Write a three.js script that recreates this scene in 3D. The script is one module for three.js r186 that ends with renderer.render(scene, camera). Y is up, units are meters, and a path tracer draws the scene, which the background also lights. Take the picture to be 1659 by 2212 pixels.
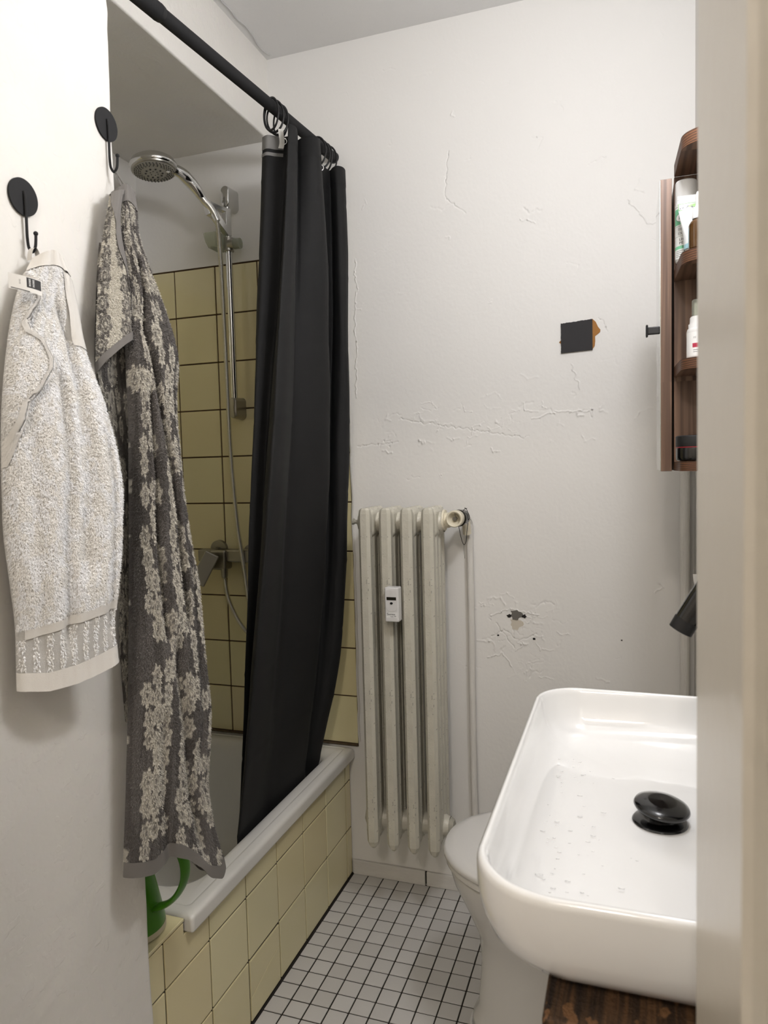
import * as THREE from 'three';
import { RoundedBoxGeometry } from 'three/addons/geometries/RoundedBoxGeometry.js';
import { mergeGeometries } from 'three/addons/utils/BufferGeometryUtils.js';

// ------------------------------------------------------------------ camera, lights, exposure
const scene = new THREE.Scene();
scene.background = new THREE.Color(0x000000);
const camera = new THREE.PerspectiveCamera(71.25, 1659 / 2212, 0.02, 20);
camera.position.set(1.250, 1.284, 2.040);
camera.rotation.set(-0.0625, 0.3293, -0.0256, 'YXZ');
camera.focus = 1.7; camera.userData.fStop = 9;
const renderer = new THREE.WebGLRenderer({ antialias: true });
renderer.toneMapping = THREE.LinearToneMapping;
renderer.toneMappingExposure = 0.83;
renderer.shadowMap.enabled = true;
const LAMP = 1.62, HALL = 4.2;     // intensities, used in the builders of the lamps below

// ------------------------------------------------------------------ helpers
const V = (x, y, z) => new THREE.Vector3(x, y, z);
function rng(seed) { let a = seed >>> 0; return () => { a = (a + 0x6D2B79F5) | 0; let t = Math.imul(a ^ (a >>> 15), 1 | a); t = (t + Math.imul(t ^ (t >>> 7), 61 | t)) ^ t; return ((t ^ (t >>> 14)) >>> 0) / 4294967296; }; }
const R0 = rng(7);
function hash2(x, y, s = 0) { let h = Math.imul(x | 0, 374761393) ^ Math.imul(y | 0, 668265263) ^ Math.imul(s | 0, 2147483647); h = Math.imul(h ^ (h >>> 13), 1274126177); return ((h ^ (h >>> 16)) >>> 0) / 4294967296; }
function vnoise(x, y, s = 0, per = 0) {
  const xi = Math.floor(x), yi = Math.floor(y), fx = x - xi, fy = y - yi;
  const w = (a) => per ? ((a % per) + per) % per : a;
  const u = fx * fx * (3 - 2 * fx), v = fy * fy * (3 - 2 * fy);
  const a = hash2(w(xi), w(yi), s), b = hash2(w(xi + 1), w(yi), s), c = hash2(w(xi), w(yi + 1), s), d = hash2(w(xi + 1), w(yi + 1), s);
  return a + (b - a) * u + (c - a) * v + (a - b - c + d) * u * v;
}
function fbm(x, y, o = 4, s = 0, per = 0) { let r = 0, a = 0.5, t = 0; for (let i = 0; i < o; i++) { r += a * vnoise(x, y, s + i * 17, per); t += a; a *= 0.5; x *= 2; y *= 2; if (per) per *= 2; } return r / t; }
const clamp = (x, a = 0, b = 1) => Math.min(b, Math.max(a, x));
const smooth = (a, b, x) => { const t = clamp((x - a) / (b - a)); return t * t * (3 - 2 * t); };
function lut(tab, y) {            // tab: [[value, key]...], key monotone
  const up = tab[tab.length - 1][1] > tab[0][1];
  for (let i = 0; i < tab.length - 1; i++) { const a = tab[i], b = tab[i + 1]; const inside = up ? (y >= a[1] && y <= b[1]) : (y <= a[1] && y >= b[1]); if (inside) { const t = (y - a[1]) / (b[1] - a[1] || 1); return a[0] + (b[0] - a[0]) * t; } }
  return (up ? y < tab[0][1] : y > tab[0][1]) ? tab[0][0] : tab[tab.length - 1][0];
}
function slut(tab, y) { const h = 0.018; return (lut(tab, y - h) + lut(tab, y - h / 2) + lut(tab, y) + lut(tab, y + h / 2) + lut(tab, y + h)) / 5; }

const used = {};
function numbered(n) { used[n] = (used[n] || 0) + 1; return used[n] === 1 ? n : `${n}_${String(used[n] - 1).padStart(3, '0')}`; }
function mesh(name, geo, m, parent) { const o = new THREE.Mesh(geo, m); o.name = parent === scene ? numbered(name) : name; o.castShadow = o.receiveShadow = true; parent.add(o); return o; }
function struct(name, geo, m) { const o = mesh(name, geo, m, scene); o.userData.kind = 'structure'; return o; }
function structGroup(name) { const g = new THREE.Group(); g.name = numbered(name); g.userData.kind = 'structure'; scene.add(g); return g; }
function thing(name, label, category, p = [0, 0, 0], group) { const g = new THREE.Group(); g.name = numbered(name); g.position.set(...p); g.userData = { label, category }; if (group) g.userData.group = group; scene.add(g); return g; }
function tag(o, label, category, group) { o.userData = { ...o.userData, label, category }; if (group) o.userData.group = group; return o; }

function boxUV(g) {               // uv in metres, by the dominant axis of each normal
  g = g.index ? g.toNonIndexed() : g;
  const p = g.attributes.position, n = p.count, uv = new Float32Array(n * 2);
  for (let i = 0; i < n; i += 3) {
    const a = V().fromBufferAttribute(p, i), b = V().fromBufferAttribute(p, i + 1), c = V().fromBufferAttribute(p, i + 2);
    const nn = b.clone().sub(a).cross(c.clone().sub(a)); const ax = Math.abs(nn.x), ay = Math.abs(nn.y), az = Math.abs(nn.z);
    [a, b, c].forEach((q, k) => { const j = (i + k) * 2; if (ax >= ay && ax >= az) { uv[j] = q.z; uv[j + 1] = q.y; } else if (ay >= az) { uv[j] = q.x; uv[j + 1] = q.z; } else { uv[j] = q.x; uv[j + 1] = q.y; } });
  }
  g.setAttribute('uv', new THREE.BufferAttribute(uv, 2)); return g;
}
function box(x0, x1, y0, y1, z0, z1, r = 0, seg = 2) {
  const w = x1 - x0, h = y1 - y0, d = z1 - z0;
  const g = r > 0 ? new RoundedBoxGeometry(w, h, d, seg, Math.min(r, w / 2.01, h / 2.01, d / 2.01)) : new THREE.BoxGeometry(w, h, d);
  g.translate((x0 + x1) / 2, (y0 + y1) / 2, (z0 + z1) / 2); return g;
}
const clean = (g) => { const o = g.index ? g.toNonIndexed() : g; for (const k of Object.keys(o.attributes)) if (!['position', 'normal', 'uv'].includes(k)) o.deleteAttribute(k); if (!o.attributes.uv) o.setAttribute('uv', new THREE.BufferAttribute(new Float32Array(o.attributes.position.count * 2), 2)); return o; };
const merge = (a) => mergeGeometries(a.map(clean));
function cyl(p, q, r0, r1 = r0, seg = 24, open = false) {
  const d = q.clone().sub(p), g = new THREE.CylinderGeometry(r1, r0, d.length(), seg, 1, open);
  g.applyQuaternion(new THREE.Quaternion().setFromUnitVectors(V(0, 1, 0), d.clone().normalize())); const c = p.clone().add(q).multiplyScalar(0.5); g.translate(c.x, c.y, c.z); return g;
}
function lathe(pts, seg = 40) { return new THREE.LatheGeometry(pts.map((a) => new THREE.Vector2(a[0], a[1])), seg); }
function tube(pts, r, seg = 80, rad = 10, closed = false) { return new THREE.TubeGeometry(new THREE.CatmullRomCurve3(pts.map((a) => a.isVector3 ? a : V(...a)), closed, 'centripetal'), seg, r, rad, closed); }
function grid(nu, nv, f, closedU = false) {      // f(i, j) -> Vector3 ; uv = i/nu, j/nv
  const pos = [], uv = [], idx = [];
  for (let j = 0; j <= nv; j++) for (let i = 0; i <= nu; i++) { const p = f(closedU && i === nu ? 0 : i, j); pos.push(p.x, p.y, p.z); uv.push(i / nu, j / nv); }
  for (let j = 0; j < nv; j++) for (let i = 0; i < nu; i++) { const a = j * (nu + 1) + i, b = a + 1, c = a + nu + 1, d = c + 1; idx.push(a, c, b, b, c, d); }
  const g = new THREE.BufferGeometry(); g.setAttribute('position', new THREE.Float32BufferAttribute(pos, 3)); g.setAttribute('uv', new THREE.Float32BufferAttribute(uv, 2)); g.setIndex(idx); g.computeVertexNormals();
  if (closedU) { const n = g.attributes.normal; for (let j = 0; j <= nv; j++) { const a = j * (nu + 1), b = a + nu; const s = V(n.getX(a) + n.getX(b), n.getY(a) + n.getY(b), n.getZ(a) + n.getZ(b)).normalize(); n.setXYZ(a, s.x, s.y, s.z); n.setXYZ(b, s.x, s.y, s.z); } }
  return g;
}
function loftLoops(loops, capStart = false, capEnd = false) {
  const n = loops[0].length; const L = loops.slice();
  const cen = (l) => l.reduce((a, b) => a.add(b), V()).multiplyScalar(1 / n);
  if (capStart) { const c = cen(L[0].map((p) => p.clone())); L.unshift(L[0].map(() => c)); }
  if (capEnd) { const c = cen(L[L.length - 1].map((p) => p.clone())); L.push(L[L.length - 1].map(() => c)); }
  return grid(n, L.length - 1, (i, j) => L[j][i], true);
}
function rr(x0, x1, z0, z1, r, y, k = 12) {      // rounded rectangle loop in the XZ plane; r one radius or four
  const out = []; const rs = Array.isArray(r) ? r : [r, r, r, r];
  const C = [[x1, z1, 0, 1, 1], [x0, z1, 1, -1, 1], [x0, z0, 2, -1, -1], [x1, z0, 3, 1, -1]];
  C.forEach(([cx, cz, q, sx, sz], ii) => { const R = rs[ii]; for (let i = 0; i <= k; i++) { const a = (q + i / k) * Math.PI / 2; out.push(V(cx - sx * R + Math.cos(a) * R, y, cz - sz * R + Math.sin(a) * R)); } });
  return out;
}
function extrudeY(pts, y0, y1, bevel = 0) {      // pts in (x, z), prism from y0 to y1
  const s = new THREE.Shape(pts.map(([x, z]) => new THREE.Vector2(x, -z)));
  const g = new THREE.ExtrudeGeometry(s, { depth: y1 - y0 - 2 * bevel, bevelEnabled: bevel > 0, bevelSize: bevel, bevelOffset: -bevel, bevelThickness: bevel, bevelSegments: 2, curveSegments: 12 });
  g.rotateX(-Math.PI / 2); g.translate(0, y0 + bevel, 0); return g;
}

// ------------------------------------------------------------------ textures
function dataTex(n, f, srgb = false, m = n) {
  const d = new Uint8Array(n * m * 4);
  for (let y = 0; y < m; y++) for (let x = 0; x < n; x++) { const v = f(x / n, y / m, x, y), i = (y * n + x) * 4; if (typeof v === 'number') d[i] = d[i + 1] = d[i + 2] = clamp(v) * 255; else { d[i] = clamp(v[0]) * 255; d[i + 1] = clamp(v[1]) * 255; d[i + 2] = clamp(v[2]) * 255; } d[i + 3] = 255; }
  const t = new THREE.DataTexture(d, n, m); t.wrapS = t.wrapT = THREE.RepeatWrapping; t.magFilter = THREE.LinearFilter; t.minFilter = THREE.LinearMipmapLinearFilter; t.generateMipmaps = true; if (srgb) t.colorSpace = THREE.SRGBColorSpace; t.needsUpdate = true; return t;
}
const rep = (t, a, b = a) => { const c = t.clone(); c.repeat.set(a, b); c.needsUpdate = true; return c; };
const plasterBump = dataTex(1024, (u, v) => 0.45 * fbm(u * 24, v * 24, 4, 3, 24) + 0.35 * fbm(u * 6, v * 6, 3, 9, 6) + 0.2 * fbm(u * 110, v * 90, 2, 31, 0) + (fbm(u * 40, v * 40, 2, 77, 40) > 0.73 ? 0.12 : 0));
const fineBump = dataTex(512, (u, v) => fbm(u * 90, v * 90, 3, 5, 90));
const wallTint = dataTex(512, (u, v) => { const k = 0.95 + 0.05 * fbm(u * 5, v * 5, 4, 41, 5); return [k, k * 0.995, k * 0.985]; }, true);

const std = (color, roughness = 0.6, o = {}) => new THREE.MeshStandardMaterial({ color, roughness, ...o });
const phys = (color, roughness = 0.4, o = {}) => new THREE.MeshPhysicalMaterial({ color, roughness, ...o });
const M = {
  plaster: std(0xebe9e5, 0.62, { bumpMap: rep(plasterBump, 1.6), bumpScale: 0.0018, map: rep(wallTint, 0.8) }),
  ceiling: std(0xe2e1df, 0.75, { bumpMap: rep(plasterBump, 1.3), bumpScale: 0.002 }),
  paint: phys(0xd9d2c4, 0.28, { bumpMap: rep(fineBump, 1.2), bumpScale: 0.0004 }),
  grout: std(0x4d3820, 0.9), groutGrey: std(0x3d352a, 0.9), floorGrout: std(0x2b2722, 0.95),
  enamel: phys(0xdedcd6, 0.16, { clearcoat: 0.5, clearcoatRoughness: 0.08 }),
  ceramic: phys(0xf6f6f5, 0.1, { clearcoat: 0.8, clearcoatRoughness: 0.04 }),
  toilet: phys(0xdcdad6, 0.12, { clearcoat: 0.5, clearcoatRoughness: 0.05 }),
  chrome: std(0xd2d2d0, 0.12, { metalness: 1 }), brushed: std(0x9a9790, 0.34, { metalness: 1 }), dullChrome: std(0xa6a39b, 0.28, { metalness: 0.9 }),
  black: std(0x121214, 0.5), blackMatte: std(0x121214, 0.78), blackGloss: phys(0x0a0a0b, 0.16, { clearcoat: 0.4, clearcoatRoughness: 0.05 }),
  white: phys(0xe0dfdd, 0.35), radiator: phys(0xd2d0c5, 0.36, { map: rep(dataTex(512, (u, v) => { const k = fbm(u * 60, v * 60, 2, 71, 60) > 0.835 ? 0.8 : 1, b = 0.93 + 0.07 * fbm(u * 9, v * 9, 3, 5, 9); return [k * b, k * b * 0.99, k * b * 0.97]; }, true), 3.2), bumpMap: rep(fineBump, 3), bumpScale: 0.0006 }),
  cream: phys(0xe4dcc6, 0.35), mirror: std(0xc4c7c6, 0.03, { metalness: 1 }), clear: phys(0xdfe2d6, 0.25, { transmission: 0.75, thickness: 0, ior: 1.45 }),
  cord: std(0x222222, 0.8),
};
const tileMats = [0, 1, 2, 3].map((i) => phys(new THREE.Color().setHSL(0.130 + (i - 1.5) * 0.003, 0.40, 0.57 + (i - 1.5) * 0.008), 0.17, { clearcoat: 0.35, clearcoatRoughness: 0.08 }));
const floorMats = [0, 1, 2, 3].map((i) => phys(new THREE.Color().setHSL(0.1, 0.04, 0.56 + (i - 1.5) * 0.02), 0.34));

function woodTex(n, m, base, dark, seed, scratch = false) {
  return dataTex(n, (u, v) => {
    const w = fbm(u * 3, v * 1.2, 3, seed) * 1.6; const g = fbm(u * 70 + w * 3, v * 2.2, 4, seed + 3); const f = fbm(u * 240, v * 6, 2, seed + 8); const kn = fbm(u * 5, v * 3, 3, seed + 20);
    let k = 0.65 * smooth(0.3, 0.72, g) + 0.25 * f + 0.35 * smooth(0.55, 0.8, kn); if (scratch && fbm(u * 30, v * 18, 3, seed + 40) > 0.67) k = -0.12; k = clamp(k, -0.4, 1);
    return [0, 1, 2].map((c) => base[c] + (dark[c] - base[c]) * k);
  }, true, m);
}
const walnut = woodTex(512, 512, [0.54, 0.425, 0.345], [0.30, 0.215, 0.165], 11);
const plyEdge = dataTex(256, (u, v) => { const k = 0.5 + 0.5 * Math.sin(v * 6.283 * 5 + fbm(u * 6, v * 2, 3, 3) * 4); const c = [0.24 + 0.20 * k, 0.155 + 0.135 * k, 0.10 + 0.09 * k]; return c; }, true);
const wornWood = woodTex(512, 512, [0.42, 0.30, 0.19], [0.13, 0.09, 0.06], 29, true);
M.walnut = std(0xffffff, 0.45, { map: rep(walnut, 2.2, 1.4) });
M.ply = std(0xffffff, 0.55, { map: rep(plyEdge, 8, 26) });
M.wornWood = std(0xffffff, 0.7, { map: rep(wornWood, 3, 3), bumpMap: rep(plasterBump, 6), bumpScale: 0.003 });

// ------------------------------------------------------------------ the room
const HC = 2.535, XR = 1.417, XL = 0.430, ZL = 1.0, TP = 0.152, XN = -0.285;
// far wall with a relief of brushed plaster, ridges and flaking edges
{
  const N = 2048, H = new Float32Array(N * N), W = 1.9, X0 = -0.40;
  for (let y = 0; y < N; y++) for (let x = 0; x < N; x++) { const X = X0 + x / N * W, Y = y / N * HC; H[y * N + x] = 0.42 + 0.06 * (fbm(X * 20, Y * 24, 4, 3) - 0.5) + 0.22 * (fbm(X * 5, Y * 5, 3, 9) - 0.5) + 0.035 * (fbm(X * 150, Y * 120, 2, 33) - 0.5); }
  const r = rng(99);
  const stroke = (pts, wd, amp, side = 0) => { for (let k = 0; k < pts.length - 1; k++) { const [ax, ay] = pts[k], [bx, by] = pts[k + 1]; const len = Math.hypot(bx - ax, by - ay), n = Math.ceil(len / 0.0015); for (let i = 0; i <= n; i++) { const t = i / n; const px = ax + (bx - ax) * t + (fbm((ax + t * len) * 90, k + ay * 20, 2, 5) - 0.5) * 0.012, py = ay + (by - ay) * t + (fbm((ay + t * len) * 90, k + ax * 20, 2, 6) - 0.5) * 0.012; const cx = (px - X0) / W * N, cy = py / HC * N, rw = wd / W * N; for (let yy = Math.floor(cy - 3 * rw); yy <= cy + 3 * rw; yy++) for (let xx = Math.floor(cx - 3 * rw); xx <= cx + 3 * rw; xx++) { if (xx < 0 || yy < 0 || xx >= N || yy >= N) continue; const d = Math.hypot(xx - cx, yy - cy) / rw; H[yy * N + xx] += amp * Math.exp(-d * d * 2) / 3; } } } };
  const cracks = [[[0.7726, 2.1749], [0.7631, 2.1061], [0.7618, 2.042], [0.816, 1.996]], [[0.974, 1.9596], [1.0153, 1.9416]], [[1.1534, 2.077], [1.2007, 2.0898]], [[1.2524, 1.9725], [1.281, 1.9328], [1.2981, 1.9068], [1.3377, 1.8993]], [[0.6048, 1.4261], [0.7457, 1.3995], [0.8809, 1.374], [0.9724, 1.3574]], [[0.9987, 1.4081], [1.0621, 1.4243], [1.1667, 1.4254]], [[0.4698, 1.3482], [0.6031, 1.3576]], [[0.8723, 0.8456], [0.9263, 0.8682], [1.0113, 0.8516]], [[0.8713, 0.7842], [0.912, 0.8067], [0.9515, 0.775], [1.0042, 0.798]], [[0.8635, 0.7222], [0.9043, 0.7384], [0.9305, 0.6992]], [[0.8855, 0.8258], [0.9379, 0.754]], [[0.4791, 1.9066], [0.484, 1.8245], [0.4737, 1.7297], [0.4783, 1.633], [0.4712, 1.495]], [[1.1744, 1.6669], [1.1922, 1.653], [1.198, 1.6341]], [[1.1067, 1.548], [1.1246, 1.4841]]];
  cracks.forEach((c, i) => stroke(c, 0.0022, i % 2 ? 0.26 : -0.22));
  for (let i = 0; i < 190; i++) { const zone = i % 3; const x = zone === 0 ? 0.5 + r() * 0.7 : zone === 1 ? 0.84 + r() * 0.22 : 0.45 + r() * 0.95, y = zone === 0 ? 1.33 + r() * 0.14 : zone === 1 ? 0.66 + r() * 0.24 : 0.4 + r() * 2.1, a = r() * 6.28, l = 0.008 + r() * 0.03; stroke([[x, y], [x + Math.cos(a) * l, y + Math.sin(a) * l * 0.7], [x + Math.cos(a + 0.6) * l * 1.8, y + Math.sin(a + 0.6) * l]], 0.0014 + r() * 0.0022, (r() - 0.4) * 0.34); }
  const farBump = dataTex(N, (u, v, x, y) => H[y * N + x]); farBump.wrapS = farBump.wrapT = THREE.ClampToEdgeWrapping;
  const s = new THREE.Shape([[-0.40, 0], [1.55, 0], [1.55, HC + 0.1], [-0.40, HC + 0.1]].map((a) => new THREE.Vector2(...a)));
  s.holes.push(new THREE.Path([[XN - 0.02, 0.412], [0.4495, 0.412], [0.4495, 1.943], [XN - 0.02, 1.943]].map((a) => new THREE.Vector2(...a))));
  const g = new THREE.ExtrudeGeometry(s, { depth: 0.12, bevelEnabled: false }); g.translate(0, 0, -0.12);
  const p = g.attributes.position, uv = g.attributes.uv; for (let i = 0; i < p.count; i++) uv.setXY(i, (p.getX(i) - X0) / W, p.getY(i) / HC);
  const wall = struct('wall_far', g, std(0xebe9e5, 0.6, { bumpMap: farBump, bumpScale: 0.0075 }));
  mesh('tile_bed', box(XN - 0.02, 0.4495, 0.412, 1.943, -0.1, -0.0035), M.grout, wall);
  // tiles of the shower wall, each its own piece
  const variants = {}; let k = 0; const rt = rng(5);
  for (let c = -2; c <= 2; c++) for (let row = 0; row < 10; row++) {
    const x0 = Math.max(XN, c * TP), x1 = Math.min(0.4495, (c + 1) * TP); const y1 = 1.940 - row * TP, y0 = y1 - TP; const w = x1 - x0 - 0.0042, h = y1 - y0 - 0.0042; const key = w.toFixed(3);
    variants[key] ||= new RoundedBoxGeometry(w, h, 0.007, 2, 0.0016);
    const t = mesh('tile', variants[key], tileMats[Math.floor(rt() * 4)], wall); t.position.set((x0 + x1) / 2, (y0 + y1) / 2, -0.0035 + (rt() - 0.5) * 0.0008); t.rotation.set((rt() - 0.5) * 0.004, (rt() - 0.5) * 0.004, 0); k++;
  }
  // rough paint bead along the tile edge
  const bead = []; for (let i = 0; i <= 60; i++) { const y = 0.43 + i / 60 * 1.515; bead.push(V(0.4525 + (fbm(y * 22, 1, 3, 8) - 0.5) * 0.006, y, 0.0)); }
  mesh('paint_bead', tube(bead, 0.0042, 160, 8), M.plaster, wall);
  // old fixing holes in the plaster
  const hole = (x, y, rad, col) => { const pts = []; for (let i = 0; i < 18; i++) { const a = i / 18 * 6.283; const q = rad * (0.75 + 0.5 * hash2(i, Math.round(x * 900), 4)); pts.push(new THREE.Vector2(Math.cos(a) * q, Math.sin(a) * q * 0.8)); } const gg = new THREE.ExtrudeGeometry(new THREE.Shape(pts), { depth: 0.0009, bevelEnabled: false }); gg.translate(x, y, 0.0); return gg; };
  mesh('filler_patch', hole(0.946, 0.852, 0.0175), std(0x6f6c66, 0.95), wall);
  mesh('plaster_scar', hole(0.946, 0.826, 0.019), std(0xcfc7b8, 0.95), wall);
  mesh('screw_hole', merge([hole(0.926, 0.8479, 0.0065), hole(0.9683, 0.8484, 0.0065)].map((q) => q.translate(0, 0, 0.0006))), std(0x1d1a17, 0.9), wall);
  mesh('screw_hole', hole(0.893, 0.7895, 0.003), std(0x1d1a17, 0.9), wall); mesh('screw_hole', hole(0.9962, 0.7842, 0.004), std(0x1d1a17, 0.9), wall); mesh('screw_hole', hole(1.2332, 0.7931, 0.0025), std(0x57524a, 0.9), wall);
}
// ceiling, bulkhead over the bath, walls
struct('ceiling', boxUV(box(-0.5, 1.6, HC, HC + 0.1, -0.12, 1.80)), M.ceiling);
struct('wall_bulkhead', boxUV(box(XN - 0.1, 0.212, 2.296, HC + 0.02, -0.01, ZL + 0.01, 0.006)), M.plaster);
{ // coarse plaster seam along the ceiling edge
  const pts = []; for (let i = 0; i <= 50; i++) { const z = 0.02 + i / 50 * 1.0; pts.push(V(0.222 + (fbm(z * 14, 3, 3, 2)) * 0.02, HC - 0.001, z)); }
  const o = mesh('trim_1', tube(pts, 0.0028, 160, 6), M.ceiling, scene); o.userData.kind = 'structure';
}
{ // near left wall: a block with a worn, slightly rounded and wavering corner
  const ny = 90, cols = [];
  const prof = (y) => { const w = (fbm(y * 7, 2, 3, 61) - 0.5) * 0.008 + (y > 2.03 ? (fbm(y * 40, 5, 2, 3) - 0.62) * 0.012 : 0), r = 0.011; const z0 = ZL + 0.006 * smooth(2.1, 0.2, y) + w; const out = [[XN, z0]]; out.push([XL - r * 1.6, z0]); for (let i = 0; i <= 5; i++) { const a = i / 5 * Math.PI / 2; out.push([XL - r + Math.sin(a) * r, z0 + r - Math.cos(a) * r]); } for (let i = 1; i <= 24; i++) out.push([XL + (fbm(i * 0.9, y * 6, 3, 14) - 0.5) * 0.0035, z0 + r + i / 24 * (1.80 - z0 - r)]); out.push([XN, 1.80]); return out; };
  const n = prof(1).length;
  const g = grid(n - 1, ny, (i, j) => { const y = j / ny * HC; const q = prof(y)[i]; return V(q[0], y, q[1]); });
  const uv = g.attributes.uv, p = g.attributes.position; for (let i = 0; i < p.count; i++) uv.setXY(i, p.getZ(i) + p.getX(i), p.getY(i));
  struct('wall_left', g, M.plaster);
}
{ // end wall of the bath niche
  const w = struct('wall_niche', boxUV(box(XN - 0.12, XN, 0, HC, -0.1, 1.1)), M.plaster);
  const a = []; for (let c = 0; c < 7; c++) for (let r = 0; r < 10; r++) a.push(box(XN, XN + 0.006, 1.940 - (r + 1) * TP + 0.002, 1.940 - r * TP - 0.002, c * TP + 0.002, (c + 1) * TP - 0.002, 0.0015, 1));
  const t = mesh('wall_tiles', merge(a), tileMats[1], w); t.userData.kind = 'stuff';
  mesh('tile_bed', box(XN, XN + 0.003, 0.42, 1.943, 0, ZL), M.grout, w);
}
struct('wall_right', boxUV(box(XR, XR + 0.12, 0, HC, -0.12, 1.62)), M.plaster);
// floor of small square tiles
{
  const f = structGroup('floor');
  mesh('grout_bed', box(-0.4, XR + 0.05, -0.08, -0.0018, -0.1, 1.80), M.floorGrout, f);
  const geo = [0, 1, 2].map((i) => new RoundedBoxGeometry(0.0468 - i * 0.0003, 0.006, 0.0468 - i * 0.0003, 2, 0.0011)); const rest = []; const rf = rng(21);
  for (let i = 0; i < 20; i++) for (let j = 0; j < 36; j++) {
    const x = 0.4215 + (i + 0.5) * 0.05, z = 0.0025 + (j + 0.5) * 0.05; const dy = (rf() - 0.5) * 0.0006;
    if (i < 13 && j < 18) { const t = mesh('tile', geo[Math.floor(rf() * 3)], floorMats[Math.floor(rf() * 4)], f); t.position.set(x, -0.003 + dy, z); t.rotation.set((rf() - 0.5) * 0.006, (rf() - 0.5) * 0.012, (rf() - 0.5) * 0.006); }
    else { const g = geo[0].clone(); g.translate(x, -0.003 + dy, z); rest.push(g); }
  }
  const o = mesh('far_tiles', merge(rest), floorMats[1], f); o.userData.kind = 'stuff';
  const b = structGroup('baseboard_far');
  mesh('skirting_tile', box(0.4215, 0.658, 0, 0.047, -0.002, 0.0085, 0.003), M.plaster, b); mesh('skirting_tile', box(0.6625, 0.90, 0, 0.045, -0.002, 0.0085, 0.003), M.plaster, b); mesh('skirting_tile', box(0.903, XR, 0, 0.045, -0.002, 0.0085, 0.003), M.plaster, b);
  mesh('joint', box(0.657, 0.6635, 0.004, 0.044, -0.002, 0.0035), M.floorGrout, b);
}
// tiled front of the bath with its ledge
{
  const w = structGroup('wall_bath_front'); const XF = 0.4185;
  mesh('tile_bed', merge([box(0.38, XF - 0.0032, -0.01, 0.372, 0, 1.2), box(0.36, XF - 0.0032, 0.37, 0.400, 0.892, 1.2)]), M.groutGrey, w);
  const rt = rng(31); const zj = [0.0025]; for (let k = 0; k < 8; k++) zj.push(0.0444 + k * TP);
  const yj = [[0.003, 0.1535], [0.1535, 0.3055], [0.3055, 0.374]];
  for (let k = 0; k < zj.length - 1; k++) for (let r = 0; r < 3; r++) {
    let [y0, y1] = yj[r]; const z0 = zj[k], z1 = zj[k + 1];
    if (r === 0 && k === 4) { // the cracked, lifted tile in two pieces
      const A = [[z0 + 0.004, y0 + 0.003], [z1 - 0.004, y0 + 0.003], [z1 - 0.004, 0.060], [z0 + 0.05, 0.087], [z0 + 0.004, 0.094]], B = [[z0 + 0.004, 0.0955], [z0 + 0.05, 0.0885], [z1 - 0.004, 0.0615], [z1 - 0.004, y1 - 0.004], [z0 + 0.004, y1 - 0.005]];
      for (const P of [A, B]) { const s = new THREE.Shape(P.map(([z, y]) => new THREE.Vector2(-z, y))); const g = new THREE.ExtrudeGeometry(s, { depth: 0.006, bevelEnabled: true, bevelSize: 0.0008, bevelThickness: 0.0008, bevelOffset: -0.0008, bevelSegments: 2 }); g.rotateY(Math.PI / 2); g.translate(XF - 0.006, 0, 0); mesh('broken_tile', g, tileMats[2], w); }
      continue;
    }
    if (r === 2 && z0 > 0.78) { // around the end of the bath rim
      if (z0 < 0.9) { const s = new THREE.Shape([[z0 + 0.002, y0 + 0.002], [z1 - 0.002, y0 + 0.002], [z1 - 0.002, 0.398], [0.893, 0.398], [0.893, 0.374], [z0 + 0.002, 0.374]].map(([z, y]) => new THREE.Vector2(-z, y))); const g = new THREE.ExtrudeGeometry(s, { depth: 0.0055, bevelEnabled: true, bevelSize: 0.0008, bevelThickness: 0.0008, bevelOffset: -0.0008, bevelSegments: 2 }); g.rotateY(Math.PI / 2); g.translate(XF - 0.0063, 0, 0); mesh('tile', g, tileMats[0], w); continue; }
      y1 = 0.400;
    }
    const t = mesh('tile', new RoundedBoxGeometry(0.007, y1 - y0 - 0.0046, z1 - z0 - 0.0046, 2, 0.0015), tileMats[Math.floor(rt() * 4)], w); t.position.set(XF - 0.0035 + (rt() - 0.5) * 0.0006, (y0 + y1) / 2, (z0 + z1) / 2); t.rotation.set(0, (rt() - 0.5) * 0.005, (rt() - 0.5) * 0.005);
  }
  mesh('ledge_tile', box(0.268, XF + 0.0005, 0.4005, 0.4075, 0.890, 1.04, 0.002), tileMats[3], w); mesh('ledge_tile', box(0.115, 0.264, 0.4005, 0.4075, 0.890, 1.04, 0.002), tileMats[1], w); mesh('ledge_tile', box(-0.28, 0.111, 0.4005, 0.4075, 0.890, 1.04, 0.002), tileMats[1], w);
  mesh('ledge_bed', box(-0.28, XF - 0.004, 0.36, 0.4005, 0.892, 1.04), M.groutGrey, w);
}
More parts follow.
